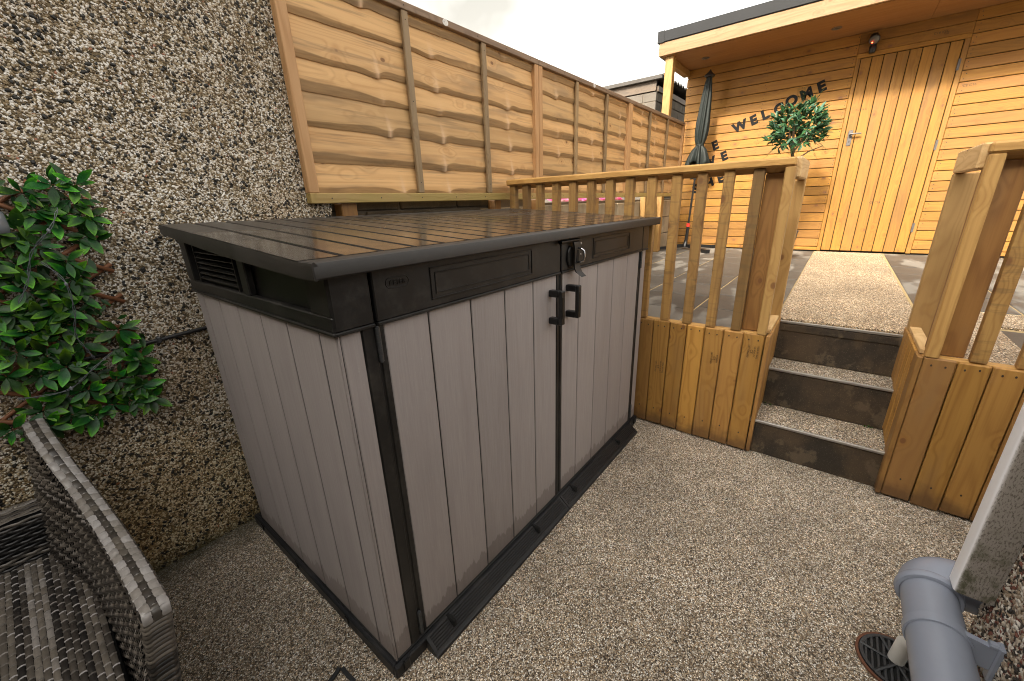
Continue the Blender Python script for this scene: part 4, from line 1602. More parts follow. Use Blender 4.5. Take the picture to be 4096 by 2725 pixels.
for y in (0.837, -0.442):
    sl = link('spotlight', None, cabin, (5.652, y, 2.999))
    s2 = MB()
    s2.lathe([(0.046, 0), (0.046, -0.003), (0.042, -0.006), (0.030, -0.006), (0.026, -0.001)], (5.652, y, 2.9995), 28)
    mbo('bezel', s2, M['steel'], sl, (5.652, y, 2.999), smooth=40)
    s2 = MB()
    s2.lathe([(0.0255, -0.001), (0.020, -0.0035), (0.0, -0.004)], (5.652, y, 2.9995), 24, cap=False)
    mbo('lens', s2, M['lens'], sl, (5.652, y, 2.998), smooth=40)
# security lamp over the door
lp = link('security_lamp', None, cabin, (CX, -0.772, 2.90))
s2 = MB()
s2.lathe([(0.046, 0.0), (0.047, 0.012), (0.042, 0.02), (0.038, 0.075), (0.020, 0.095), (0.0, 0.10)], n=24)
e = Euler((0, R(-128), R(6))).to_matrix()
s2.v = [tuple(Vector((CX - 0.085, -0.772, 2.895)) + e @ Vector(p) * -1 * Vector((1, 1, 1)).length / math.sqrt(3)) for p in s2.v]
mbo('shade', s2, M['blk_clean'], lp, (CX - 0.04, -0.772, 2.92), smooth=40)
s2 = MB()
s2.lathe([(0.038, 0.0), (0.025, -0.007), (0.0, -0.010)], n=24, cap=False)
s2.v = [tuple(Vector((CX - 0.086, -0.772, 2.8945)) + e @ Vector(p) * -1) for p in s2.v]
mbo('lamp_lens', s2, M['lens'], lp, (CX - 0.08, -0.772, 2.895), smooth=40)
s2 = MB()
s2.lathe([(0.006, 0.0), (0.005, -0.004)], n=10)
s2.v = [tuple(Vector((CX - 0.095, -0.757, 2.872)) + e @ Vector(p) * -1) for p in s2.v]
mbo('led', s2, M['led'], lp, (CX - 0.095, -0.757, 2.872))
s2 = MB()
s2.lathe([(0.0, -0.045), (0.024, -0.04), (0.031, -0.015), (0.031, 0.02), (0.02, 0.04), (0.0, 0.042)], (CX - 0.03, -0.772, 2.828), 20, cap=False)
mbo('sensor', s2, M['blk_clean'], lp, (CX - 0.03, -0.772, 2.83), smooth=40)
s2 = MB()
s2.box((CX - 0.02, -0.80, 2.82), (CX - 0.001, -0.745, 2.95), 0.006)
mbo('wall_mount', s2, M['blk_clean'], lp, (CX - 0.01, -0.77, 2.89))
# lettering on the boards
LET = [('W', 0.428, 2.234), ('E', 0.276, 2.284), ('L', 0.158, 2.330), ('C', 0.013, 2.374), ('O', -0.104, 2.442), ('M', -0.245, 2.492), ('E', -0.379, 2.543),
       ('E', 0.700, 2.033), ('V', 0.720, 1.835), ('E', 0.570, 1.889), ('E', 0.965, 1.680), ('S', 0.893, 1.486), ('H', 0.720, 1.560), ('E', 0.580, 1.610)]
for ch, y, z in LET:
    me = textmesh(ch, 0.150, M['letter'], 0.0006, 0.0085)
    link('letter_sticker', me, cabin, (CX - 0.0022, y, z), face_minus_x(R(21.5)))
# timber grade stamps on the cabin
for (s_, y, z, par) in (('C16 KD', -1.285, 2.86, cabin), ('CE', -1.33, 2.845, cabin), ('CE C16', -1.60, 2.345, cabin), ('C16 KD', -0.79, 2.25, door), ('CE C24', -1.10, 1.25, door)):
    link('ink_stamp', textmesh(s_, 0.03, M['stamp'], 0.0002), par, (CX - 0.0018 + (0.0035 if par is door else 0), y, z), face_minus_x())

# ------------------------------------------------------------------ old block garage beyond the fence
ga = thing('garage', 'old concrete block garage with corrugated roof behind the fence', 'garage', (7.6, 3.0, TZ))
gm = MB()
gm.box((7.012, 1.935, 0.2), (10.5, 5.2, 3.05), 0.004)
mbo('mortar_core', gm, M['mortar'], ga, (8.5, 3.5, 1.6))
z = 0.2 + 0.226 * 5
row = 0
while z < 3.0:
    y = 1.92 - (0.22 if row % 2 else 0)
    while y < 5.1:
        a, b_ = max(y, 1.925), min(y + 0.44, 5.15)
        if b_ - a > 0.05:
            boxo('block', (7.0 + rnd.uniform(0, 0.004), a, z), (7.05, b_, min(z + 0.216, 3.045)), M['block_grey'], ga, 0.006)
        y += 0.451
    x = 7.06 - (0.22 if row % 2 == 0 else 0)
    while x < 10.4:
        a, b_ = max(x, 7.052), min(x + 0.44, 10.45)
        if b_ - a > 0.05:
            boxo('block', (a, 1.92 + rnd.uniform(0, 0.004), z), (b_, 1.96, min(z + 0.216, 3.045)), M['block_dark'], ga, 0.006)
        x += 0.451
    z += 0.226
    row += 1
boxo('barge_board', (6.985, 1.93, 3.058), (7.02, 5.2, 3.205), M['oldwood'], ga, 0.003)
boxo('eaves_beam', (7.03, 1.90, 3.05), (10.4, 1.96, 3.13), M['oldwood'], ga, 0.003)
rf = MB()
n = 130
vs = []
for i in range(n + 1):
    x = 6.93 + (10.6 - 6.93) * i / n
    dz = 0.026 * math.sin(2 * math.pi * (x - 6.93) / 0.146)
    for y in (1.80, 5.3):
        for t in (0, 0.008):
            vs.append((x, y, 3.245 - 0.045 * (y - 1.8) + dz * (1 if True else 0) + t))
fs = []
for i in range(n):
    a = i * 4
    b_ = a + 4
    fs += [(a, a + 2, b_ + 2, b_), (a + 1, b_ + 1, b_ + 3, a + 3), (a, b_, b_ + 1, a + 1), (a + 2, a + 3, b_ + 3, b_ + 2)]
fs += [(0, 1, 3, 2), (n * 4, n * 4 + 2, n * 4 + 3, n * 4 + 1)]
rf.add(vs, fs)
mbo('corrugated_roof', rf, M['sheet'], ga, (8.6, 3.3, 3.2), smooth=50)
boxo('roof_edge_flashing', (6.915, 1.82, 3.205), (6.985, 5.3, 3.262), M['sheet'], ga, 0.004)

# ================================================================== PARASOL
um = thing('parasol', 'closed dark green parasol on a thin black pole and cross base', 'parasol', (5.72, 0.86, TZ))
def upole(z):
    t = (z - 0.70) / (2.86 - 0.70)
    return Vector((5.735, 0.868 - 0.082 * t, z))


pm = MB()
pm.tube([upole(0.70), upole(1.0)], 0.021, 14)
pm.tube([upole(0.995), upole(2.84)], 0.013, 12)
mbo('pole', pm, M['blk_clean'], um, upole(1.7), smooth=40)
pm = MB()
pm.tube([upole(0.985), upole(1.03)], 0.0235, 14)
mbo('clamp_collar', pm, M['red'], um, upole(1.0), smooth=40)
pm = MB()
pm.tube([upole(1.60), upole(1.66)], [0.02, 0.024], 10)
mbo('runner', pm, M['blk_clean'], um, upole(1.63), smooth=40)
pm = MB()
pm.tube([upole(2.815), upole(2.825), upole(2.86), upole(2.885)], [0.062, 0.06, 0.02, 0.006], 14)
pm.tube([upole(2.80), upole(2.817)], [0.05, 0.062], 14)
mbo('finial', pm, M['blk_clean'], um, upole(2.84), smooth=40)
can = MB()
prof = [(2.815, 0.030, 0.1), (2.74, 0.046, 0.12), (2.60, 0.062, 0.16), (2.45, 0.072, 0.20), (2.30, 0.080, 0.22), (2.18, 0.080, 0.22), (2.09, 0.070, 0.22), (2.045, 0.058, 0.14), (2.03, 0.055, 0.08), (2.012, 0.060, 0.14), (1.97, 0.092, 0.26), (1.90, 0.115, 0.30), (1.84, 0.130, 0.34), (1.80, 0.135, 0.36), (1.785, 0.12, 0.36)]
nn = 64
vs = []
for (z, r_, pl) in prof:
    c = upole(z)
    for k in range(nn):
        t = 2 * math.pi * k / nn
        f = 1 + pl * math.cos(8 * t + 1.2 * math.sin(z * 4) + (z * 1.5)) + 0.5 * pl * mnoise.noise((math.cos(t) * 2.5, math.sin(t) * 2.5, z * 5))
        zz = z
        if z < 1.86:
            zz = z + 0.05 * math.cos(4 * t + 0.6)
        vs.append((c.x + 0.84 * r_ * f * math.cos(t), c.y + 0.84 * r_ * f * math.sin(t), zz))
fs = [(i * nn + k, i * nn + (k + 1) % nn, (i + 1) * nn + (k + 1) % nn, (i + 1) * nn + k) for i in range(len(prof) - 1) for k in range(nn)]
can.add(vs, fs)
canopy = mbo('canopy', can, M['parasol'], um, upole(2.3), smooth='all')
pm = MB()
pm.tube([upole(2.018), upole(2.042)], 0.0525, 20)
mbo('tie_strap', pm, M['parasol'], canopy, upole(2.03), smooth=40)
for ax, ay in ((-0.36, 0.31), (0.27, 0.30), (0.27, -0.33), (-0.36, -0.36)):
    lg = MB()
    a = Vector((5.735, 0.868, TZ + 0.058))
    b_ = Vector((5.735 + ax, 0.868 + ay, TZ + 0.026))
    d = (b_ - a).normalized()
    s = Vector((-d.y, d.x, 0)) * 0.017
    vs = []
    for p, h in ((a, 0.022), (b_, 0.016)):
        for q in (-s, s):
            for dz in (-h, h):
                vs.append(p + q + Vector((0, 0, dz)))
    lg.add(vs, [(0, 1, 3, 2), (4, 6, 7, 5), (0, 4, 5, 1), (2, 3, 7, 6), (0, 2, 6, 4), (1, 5, 7, 3)])
    lgo = mbo('base_leg', lg, M['blk_clean'], um, (a + b_) / 2)
    ft = MB()
    e_ = b_ + d * 0.01
    s3 = s * 1.6
    vs = []
    for p in (e_ - d * 0.06, e_ + d * 0.05):
        for q in (-s3, s3):
            for z_ in (TZ + 0.0005, TZ + 0.048):
                vs.append(Vector((p.x + q.x, p.y + q.y, z_)))
    ft.add(vs, [(0, 1, 3, 2), (4, 6, 7, 5), (0, 4, 5, 1), (2, 3, 7, 6), (0, 2, 6, 4), (1, 5, 7, 3)])
    mbo('foot', ft, M['blk_clean'], lgo, e_)
pm = MB()
pm.lathe([(0.03, 0.025), (0.045, 0.035), (0.04, 0.07), (0.026, 0.085), (0.024, 0.13)], (5.735, 0.868, TZ), 16)
mbo('hub', pm, M['blk_clean'], um, (5.735, 0.868, TZ + 0.06), smooth=40)

# ================================================================== ARTIFICIAL TREE IN POT
tx, ty = 5.15, -0.31
pt = thing('potted_tree', 'artificial green ball-topped tree beside the cabin door', 'potted tree', (tx, ty, TZ))
pm = MB()
pm.lathe([(0.13, 0.004), (0.17, 0.30), (0.175, 0.31), (0.16, 0.31), (0.155, 0.28), (0.0, 0.28)], (tx, ty, TZ), 24, cap=False)
mbo('pot', pm, M['pot'], pt, (tx, ty, TZ), smooth=40)
pm = MB()
pm.tube([(tx, ty, TZ + 0.27), (tx + 0.01, ty + 0.015, 1.3), (tx, ty + 0.01, 1.75), (tx - 0.01, ty + 0.04, 2.0)], [0.022, 0.018, 0.016, 0.009], 8)
for k in range(9):
    a = rnd.uniform(0, 6.28)
    z0 = rnd.uniform(1.68, 1.9)
    r_ = rnd.uniform(0.12, 0.26)
    pm.tube([(tx, ty + 0.01, z0), (tx + 0.5 * r_ * math.cos(a), ty + 0.5 * r_ * math.sin(a), z0 + 0.1), (tx + r_ * math.cos(a), ty + r_ * math.sin(a), z0 + rnd.uniform(0.12, 0.35))], [0.010, 0.007, 0.003], 6)
mbo('trunk', pm, M['bark'], pt, (tx, ty, 1.5), smooth=60)


def leafcard(mb, p, d, nrm, l, w, c):
    d = d.normalized()
    s = d.cross(nrm)
    if s.length < 1e-3:
        s = d.cross(Vector((0.3, 0.5, 0.8)))
    s.normalize()
    u = s.cross(d)
    vs = [p, p + d * l * 0.3 + s * w * 0.8 + u * w * 0.25, p + d * l * 0.65 + s * w * 0.75 + u * w * 0.2, p + d * l - u * w * 0.3, p + d * l * 0.65 - s * w * 0.75 + u * w * 0.2, p + d * l * 0.3 - s * w * 0.8 + u * w * 0.25, p + d * l * 0.5 - u * w * 0.1]
    cc = [tuple(c)] * 7
    mb.add(vs, [(0, 1, 6), (1, 2, 6), (2, 3, 6), (3, 4, 6), (4, 5, 6), (5, 0, 6)], col=cc)


fol = MB()
rf_ = random.Random(21)
cen = Vector((tx, ty + 0.0, 2.03))
greens = [(0.020, 0.060, 0.020), (0.030, 0.085, 0.030), (0.045, 0.115, 0.060), (0.060, 0.130, 0.085), (0.022, 0.055, 0.014), (0.085, 0.155, 0.115)]
for k in range(300):
    u = rf_.uniform(-1, 1)
    a = rf_.uniform(0, 6.2832)
    rr = rf_.uniform(0.25, 1.0) ** 0.45
    lump = 1 + 0.42 * mnoise.noise((math.cos(a) * 1.6, math.sin(a) * 1.6, u * 1.8))
    dirv = Vector((math.sqrt(1 - u * u) * math.cos(a), math.sqrt(1 - u * u) * math.sin(a), u * 0.92))
    p = cen + dirv * 0.245 * rr * lump
    if dirv.z < -0.72:
        continue
    n_l = rf_.choice((3, 4, 5))
    base = (dirv + Vector((0, 0, 0.5)) + Vector((rf_.gauss(0, .5), rf_.gauss(0, .5), rf_.gauss(0, .5)))).normalized()
    for j in range(n_l):
        d = (base + Vector((rf_.gauss(0, .75), rf_.gauss(0, .75), rf_.gauss(0, .6)))).normalized()
        g = greens[min(5, int(abs(rf_.gauss(0, 1.9))))]
        leafcard(fol, p + d * 0.006, d, (dirv + Vector((0, 0, 0.8))).normalized(), rf_.uniform(0.05, 0.09), rf_.uniform(0.011, 0.019), g)
# fine trailing sprigs
for k in range(34):
    a = rf_.uniform(0, 6.28)
    u = rf_.choice((-0.75, -0.6, -0.7, -0.3, 0.1, 0.5, 0.9))
    dirv = Vector((math.sqrt(1 - u * u) * math.cos(a), math.sqrt(1 - u * u) * math.sin(a), u))
    p0 = cen + dirv * 0.22
    d = (dirv + Vector((0, 0, 0.1))).normalized()
    L_ = rf_.uniform(0.1, 0.2)
    for j in range(14):
        p = p0 + d * L_ * j / 13 + Vector((0, 0, -0.03 * (j / 13) ** 2))
        for sg in (-1, 1):
            s = d.cross(Vector((0, 0, 1)))
            if s.length < 0.1:
                s = Vector((1, 0, 0))
            leafcard(fol, p, s.normalized() * sg + d * 0.6, Vector((0, 0, 1)), 0.014, 0.0045, greens[rf_.choice((0, 1, 1, 2))])
tag(mbo('foliage', fol, M['treeleaf'], pt, (tx, ty, 2.03), recalc=False), kind='stuff')

# ================================================================== TRELLIS WITH LAUREL LEAVES
tr = thing('ivy_trellis', 'willow trellis covered in glossy artificial laurel leaves on the wall', 'trellis', (-0.55, WALL_Y - 0.03, 0.72))
TXR, TZ0, TZ1 = -0.190, 0.725, 1.480
rt = random.Random(5)


def rod(p, q, y):
    mb = MB()
    pts = []
    for k in range(7):
        t = k / 6
        pts.append((p[0] + (q[0] - p[0]) * t, y + 0.004 * mnoise.noise((p[0] * 9, t * 4, p[1] * 3)), p[1] + (q[1] - p[1]) * t + 0.004 * mnoise.noise((t * 5, p[1] * 7, 2))))
    mb.tube(pts, rt.uniform(0.0058, 0.0072), 7)
    mbo('rod', mb, M['willow'], tr, pts[3], smooth='all')


SL = 0.62
for k in range(14):      # falling to the right
    z0 = TZ1 + 0.50 - k * 0.105
    # line z = z0 - SL*(x+0.95)
    pts = []
    xa, xb = -0.95, TXR
    za, zb = z0, z0 - SL * (xb - xa)
    if za > TZ1:
        xa = -0.95 + (za - TZ1) / SL
        za = TZ1
    if zb < TZ0:
        xb = xa + (za - TZ0) / SL
        zb = TZ0
    if xb - xa > 0.06 and zb < TZ1 and za > TZ0:
        rod((xa, za), (xb, zb), WALL_Y - 0.024)
for k in range(14):      # rising to the right
    z0 = TZ0 - 0.50 + k * 0.105
    xa, xb = -0.95, TXR
    za, zb = z0, z0 + SL * (xb - xa)
    if za < TZ0:
        xa = -0.95 + (TZ0 - za) / SL
        za = TZ0
    if zb > TZ1:
        xb = xa + (TZ1 - za) / SL
        zb = TZ1
    if xb - xa > 0.06 and za < TZ1 and zb > TZ0:
        rod((xa, za), (xb, zb), WALL_Y - 0.013)


def leafmesh(seed):
    r0 = random.Random(seed)
    mb = MB()
    vs = []
    tips = []
    prof = [(0.0, 0.03), (0.10, 0.30), (0.28, 0.78), (0.48, 1.0), (0.68, 0.86), (0.86, 0.45), (1.0, 0.0)]
    W_ = r0.uniform(0.165, 0.215)
    bend = r0.uniform(-0.25, 0.10)
    tw = r0.uniform(-0.12, 0.12)
    for (t, w) in prof:
        zc = bend * t * t
        ww = w * W_
        vs += [(t, -ww, zc + 0.28 * ww + tw * t * ww), (t, 0, zc), (t, ww, zc + 0.28 * ww - tw * t * ww)]
        tips += [t, t * 0.7, t]
    fs = []
    for i in range(len(prof) - 1):
        a = i * 3
        fs += [(a, a + 1, a + 4, a + 3), (a + 1, a + 2, a + 5, a + 4)]
    mb.add(vs, fs, tip=tips)
    return mb.mesh('leaf', M['leaf'], 'all', recalc=False)


LEAVES = [leafmesh(k) for k in range(7)]
nleaf = 0
sites = []
tries = 0
while len(sites) < 56 and tries < 20000:
    tries += 1
    x = rt.uniform(-0.60, TXR - 0.012)
    z = rt.uniform(TZ0 + 0.005, TZ1 - 0.01)
    # left of the picture's edge: skip most
    if x < -0.36 - (1.49 - z) * 0.28 - 0.04:
        continue
    dmin = min([(x - a) ** 2 + (z - b) ** 2 for a, b in sites], default=9)
    if dmin < 0.043 ** 2:
        continue
    if x > -0.30 and 0.95 < z < 1.12 and rt.random() < 0.85:
        continue
    if mnoise.noise((x * 9, z * 9, 4.4)) > 0.2:
        continue
    sites.append((x, z))
for (x, z) in sites:
    n_l = rt.choice((5, 5, 6))
    a0 = rt.uniform(0, 6.28)
    base = Vector((x, WALL_Y - rt.uniform(0.03, 0.06), z))
    for j in range(n_l):
        a = a0 + j * 6.28 / n_l + rt.uniform(-0.4, 0.4)
        out = rt.uniform(0.15, 0.9)
        d = Vector((math.cos(a), -out * 0.75, math.sin(a) - 0.12)).normalized()
        up = Vector((0.1, -1, 0.65)).normalized()
        s = up.cross(d).normalized()
        up = d.cross(s)
        Lf = rt.uniform(0.042, 0.074)
        mt = Matrix((d, s, up)).transposed()
        o = link('leaf', rt.choice(LEAVES), tr, base + d * 0.004, mt.to_euler(), (Lf, Lf, Lf))
        nleaf += 1
# smaller leaves filling in close to the rods, too many to pick apart
fl_ = MB()
LM = [(list(map(lambda v: tuple(v.co), m_.vertices)), [tuple(p.vertices) for p in m_.polygons], [d.value for d in m_.attributes['tip'].data]) for m_ in LEAVES]
for k in range(420):
    sx_, sz_ = rt.choice(sites)
    x, z = sx_ + rt.gauss(0, 0.030), sz_ + rt.gauss(0, 0.028)
    if x > TXR + 0.02 or z > TZ1 + 0.015 or z < TZ0 - 0.01:
        continue
    a = rt.uniform(0, 6.28)
    d = Vector((math.cos(a), -rt.uniform(0.05, 0.7), math.sin(a) - 0.15)).normalized()
    up = Vector((0.1, -1, 0.6)).normalized()
    s_ = up.cross(d).normalized()
    mt = Matrix((d, s_, d.cross(s_))).transposed() * rt.uniform(0.030, 0.055)
    o_ = Vector((x, WALL_Y - rt.uniform(0.022, 0.05), z))
    vv, ff, tt = rt.choice(LM)
    fl_.add([o_ + mt @ Vector(p) for p in vv], ff, tip=[q * 0.8 for q in tt])
tag(mbo('small_leaves', fl_, M['leaf_small'], tr, (-0.4, WALL_Y - 0.04, 1.1), smooth='all', recalc=False), kind='stuff')
# stems to carry the sprigs
sm2 = MB()
for (x, z) in sites:
    sm2.tube([(x + rt.uniform(-0.02, 0.02), WALL_Y - 0.022, z + rt.uniform(-0.02, 0.02)), (x, WALL_Y - 0.05, z)], 0.0016, 5)
tag(mbo('stems', sm2, M['willow'], tr, (-0.4, WALL_Y - 0.03, 1.1)), kind='stuff')

# fairy light wire strung through the leaves
def wire(name, pts, label):
    cu = []
    P = [Vector(p) for p in pts]
    for i in range(len(P) - 1):
        p0, p1, p2, p3 = P[max(i - 1, 0)], P[i], P[i + 1], P[min(i + 2, len(P) - 1)]
        for k in range(8):
            t = k / 8
            cu.append(0.5 * ((2 * p1) + (p2 - p0) * t + (2 * p0 - 5 * p1 + 4 * p2 - p3) * t * t + (3 * p1 - p0 - 3 * p2 + p3) * t ** 3))
    cu.append(P[-1])
    root = thing(name, label, 'string light', P[0], 'fairy light wires')
    for off in (0, 1):
        mb = MB()
        mb.tube([p + Vector((0.0022 * math.sin(i * 0.7 + off * 3.1), 0.0, 0.0022 * math.cos(i * 0.7 + off * 3.1))) for i, p in enumerate(cu)], 0.0011, 5)
        mbo('wire', mb, M['clear'], root, P[0], smooth='all')
    for i in range(9, len(cu) - 4, 900):
        mb = MB()
        mb.lathe([(0.0, -0.008), (0.004, -0.004), (0.0045, 0.003), (0.0, 0.008)], cu[i], 8, cap=False)
        mbo('bulb', mb, M['frost'], root, cu[i], smooth='all')
    return root


Yw = WALL_Y - 0.085
wire('fairy_light_wire', [(-0.27, Yw, 1.40), (-0.30, Yw - 0.01, 1.345), (-0.355, Yw, 1.28), (-0.385, Yw, 1.20), (-0.42, Yw, 1.14)], 'twisted clear fairy light wire crossing the top of the leaf trellis')
wire('fairy_light_wire', [(-0.345, Yw, 1.25), (-0.315, Yw - 0.02, 1.19), (-0.318, Yw - 0.02, 1.10), (-0.335, Yw, 1.02), (-0.325, Yw, 0.97), (-0.315, Yw, 0.93)], 'twisted clear fairy light wire hanging down the middle of the leaf trellis')
wire('fairy_light_wire', [(-0.50, Yw, 0.86), (-0.40, Yw, 0.85), (-0.33, Yw - 0.01, 0.90), (-0.27, Yw, 0.94)], 'twisted clear fairy light wire across the bottom of the leaf trellis')
bl = thing('hanging_lamp', 'small clear plastic lamp at the left edge among the leaves', 'lamp', (-0.402, Yw - 0.03, 1.345))
mb = MB()
mb.lathe([(0.0, 0.0), (0.024, 0.002), (0.026, 0.02), (0.025, 0.055), (0.012, 0.07), (0.011, 0.08)], (-0.402, Yw - 0.03, 1.335), 18, cap=False)
mbo('glass', mb, M['frost'], bl, (-0.402, Yw - 0.03, 1.36), smooth='all')
mb = MB()
mb.lathe([(0.014, 0.078), (0.015, 0.10), (0.0, 0.102)], (-0.402, Yw - 0.03, 1.335), 14)
mbo('cap', mb, M['blk_clean'], bl, (-0.402, Yw - 0.03, 1.42), smooth=40)

# black cable on the wall, going behind the shed
cbt = thing('wall_cable', 'thick black cable clipped along the pebbledash wall to the shed', 'cable', (-0.1, WALL_Y - 0.012, 0.94))
mb = MB()
mb.tube([(-0.62, WALL_Y - 0.013, 0.905), (-0.40, WALL_Y - 0.012, 0.918), (-0.175, WALL_Y - 0.014, 0.928), (-0.06, WALL_Y - 0.015, 0.936), (0.06, WALL_Y - 0.014, 0.942), (0.5, WALL_Y - 0.013, 0.95)], 0.0075, 10)
mbo('sheath', mb, M['cable'], cbt, (-0.1, WALL_Y - 0.013, 0.94), smooth='all')
mb = MB()
mb.box((-0.142, WALL_Y - 0.026, 0.921), (-0.128, WALL_Y - 0.004, 0.944), 0.003)
mb.lathe([(0.004, 0), (0.003, 0.004)], (-0.135, WALL_Y - 0.016, 0.943), 8)
mbo('clip', mb, M['zinc'], cbt, (-0.135, WALL_Y - 0.015, 0.932))

# ================================================================== RATTAN SOFA
sf = thing('rattan_sofa', 'grey-brown woven rattan sofa in the bottom left corner', 'sofa', (-0.8, 0.55, 0.0))
rs_ = random.Random(17)


def back_curve(y):
    """(x centre, z top) of the back panel at depth y"""
    pts = [(0.115, -0.4145, 0.617), (0.30, -0.4215, 0.620), (0.48, -0.4325, 0.625), (0.61, -0.4435, 0.637), (0.71, -0.4545, 0.660), (0.77, -0.4655, 0.692), (0.84, -0.4765, 0.735), (0.93, -0.4865, 0.764), (1.03, -0.4935, 0.780)]
    if y <= pts[0][0]:
        return pts[0][1], pts[0][2]
    for (a, b_) in zip(pts[:-1], pts[1:]):
        if y <= b_[0]:
            t = (y - a[0]) / (b_[0] - a[0])
            return a[1] + (b_[1] - a[1]) * t, a[2] + (b_[2] - a[2]) * t
    return pts[-1][1], pts[-1][2]


Y0, Y1 = 0.118, 1.03


def back_x(y, z, side):
    """x of a face of the back at height z: reclined towards +X at the top. side -1 seat face, +1 outer face"""
    xc, zt = back_curve(y)
    lean = 0.15 * (zt - z)
    return xc - lean + side * 0.0195


core = MB()
vs = []
ny = 24
for i in range(ny + 1):
    y = Y0 + 0.012 + (Y1 - Y0 - 0.012) * i / ny
    xc, zt = back_curve(y)
    for (z, s_) in ((zt - 0.012, -0.8), (zt - 0.012, 0.8), (0.06, 0.8), (0.06, -0.8)):
        vs.append((back_x(y, z, s_), y, z))
fs = []
for i in range(ny):
    for k in range(4):
        k2 = (k + 1) % 4
        fs.append((i * 4 + k, i * 4 + k2, i * 4 + 4 + k2, i * 4 + 4 + k))
fs += [(0, 1, 2, 3), (ny * 4, ny * 4 + 1, ny * 4 + 2, ny * 4 + 3)]
core.add(vs, fs)
mbo('back_core', core, M['void'], sf, (-0.45, 0.5, 0.4))


def ribbon(mb, pts, nrms, w, th, tone):
    """flat strand: width across, thickness along normal"""
    pts = [Vector(p) for p in pts]
    vs = []
    n = len(pts)
    for i, p in enumerate(pts):
        d = (pts[min(i + 1, n - 1)] - pts[max(i - 1, 0)]).normalized()
        nn_ = Vector(nrms[i] if isinstance(nrms, list) else nrms)
        s = d.cross(nn_).normalized()
        u = s.cross(d).normalized()
        vs += [p - s * w, p - s * w * 0.55 + u * th, p + s * w * 0.55 + u * th, p + s * w]
    fs = []
    for i in range(n - 1):
        for k in range(3):
            fs.append((i * 4 + k, i * 4 + k + 1, i * 4 + 5 + k, i * 4 + 4 + k))
    mb.add(vs, fs, tone=tone)


# woven face towards the seat: stakes + weavers
wv = MB()
STK = 0.0195
nst = int((Y1 - Y0) / STK)
for side in (-1, 1):
    nrm = Vector((side, 0, 0.12 * -side))
    z = 0.075
    r_i = 0
    while z < 0.78:
        pts = []
        tone = min(1, max(0, rs_.choice((0.15, 0.3, 0.5, 0.6, 0.7, 0.75)) + rs_.uniform(-0.08, 0.08)))
        for j in range(nst * 2 + 1):
            y = Y0 + 0.012 + j * STK / 2
            if y > Y1:
                break
            xc, zt = back_curve(y)
            if z > zt - 0.020:
                if len(pts) > 2:
                    ribbon(wv, pts, nrm, 0.0050, 0.0028, tone)
                pts = []
                continue
            amp = 0.0042 * math.cos(math.pi * (j / 2 + r_i))
            pts.append((back_x(y, z, side) + side * (0.0018 + amp), y, z + 0.0015 * mnoise.noise((y * 14, z * 9, side))))
        if len(pts) > 2:
            ribbon(wv, pts, nrm, 0.0050, 0.0028, tone)
        z += 0.0122
        r_i += 1
    for j in range(nst + 1):
        y = Y0 + 0.012 + j * STK
        if y > Y1:
            break
        xc, zt = back_curve(y)
        tone = rs_.choice((0.1, 0.25, 0.45, 0.55))
        ribbon(wv, [(back_x(y, 0.07, side) + side * 0.0005, y, 0.07), (back_x(y, zt - 0.018, side) + side * 0.0005, y, zt - 0.018)], nrm, 0.0034, 0.0022, tone)
tag(mbo('back_weave', wv, M['weave'], sf, (-0.45, 0.5, 0.4), smooth='all', recalc=False), kind='stuff')
# rim: three flat bands running along the top, bound by cross wraps, then down the front end
for k, off in enumerate((-0.0145, 0.0, 0.0145)):
    mb = MB()
    i = 0
    y = Y0
    seg = 0.030
    ph = 0.5 if k == 1 else 0.0
    yy = Y0 - seg * ph
    while yy < Y1:
        a, b_ = max(Y0, yy), min(Y1, yy + seg * 0.93)
        if b_ - a > 0.004:
            pts = []
            for q in range(6):
                y = a + (b_ - a) * q / 5
                xc, zt = back_curve(y)
                hump = 0.0022 * math.sin(math.pi * q / 5)
                pts.append((xc + off, y, zt - 0.001 + hump))
            ribbon(mb, pts, Vector((off * 14, 0, 1)), 0.0082, 0.002, rs_.uniform(0.75, 1.0) if k != 1 else rs_.uniform(0.3, 0.55))  # outer bands toned paler: sky sheen on the rim put into the colour
            if b_ < Y1 - 0.01:
                xc, zt = back_curve(b_ + 0.003)
                ribbon(mb, [(xc + off - 0.0085, b_ + 0.003, zt - 0.0035), (xc + off, b_ + 0.003, zt - 0.0005), (xc + off + 0.0085, b_ + 0.003, zt - 0.0035)], Vector((0, 0, 1)), 0.0038, 0.0018, rs_.uniform(0.7, 1.0))
        yy += seg
    tag(mbo('rim_band', mb, M['weave'], sf, (-0.45, 0.5, 0.65), smooth='all', recalc=False), kind='stuff')
mb = MB()
for k, off in enumerate((-0.0145, 0.0, 0.0145)):
    xc, zt = back_curve(Y0)
    pts = [(xc + off, Y0 + 0.012, zt + 0.0005), (xc + off, Y0 + 0.002, zt - 0.0005), (xc + off - 0.001, Y0 - 0.0045, zt - 0.006), (xc + off - 0.002, Y0 - 0.006, zt - 0.016), (xc + off - 0.002, Y0 - 0.005, zt - 0.022)]
    nr = [Vector((0, 0, 1)), Vector((0, -0.4, 1)), Vector((0, -1, 0.7)), Vector((0, -1, 0.1)), Vector((0, -1, 0))]
    ribbon(mb, pts, nr, 0.0082, 0.002, 0.9 if k != 1 else 0.4)
tag(mbo('rim_end', mb, M['weave'], sf, (-0.41, Y0, 0.6), smooth='all', recalc=False), kind='stuff')
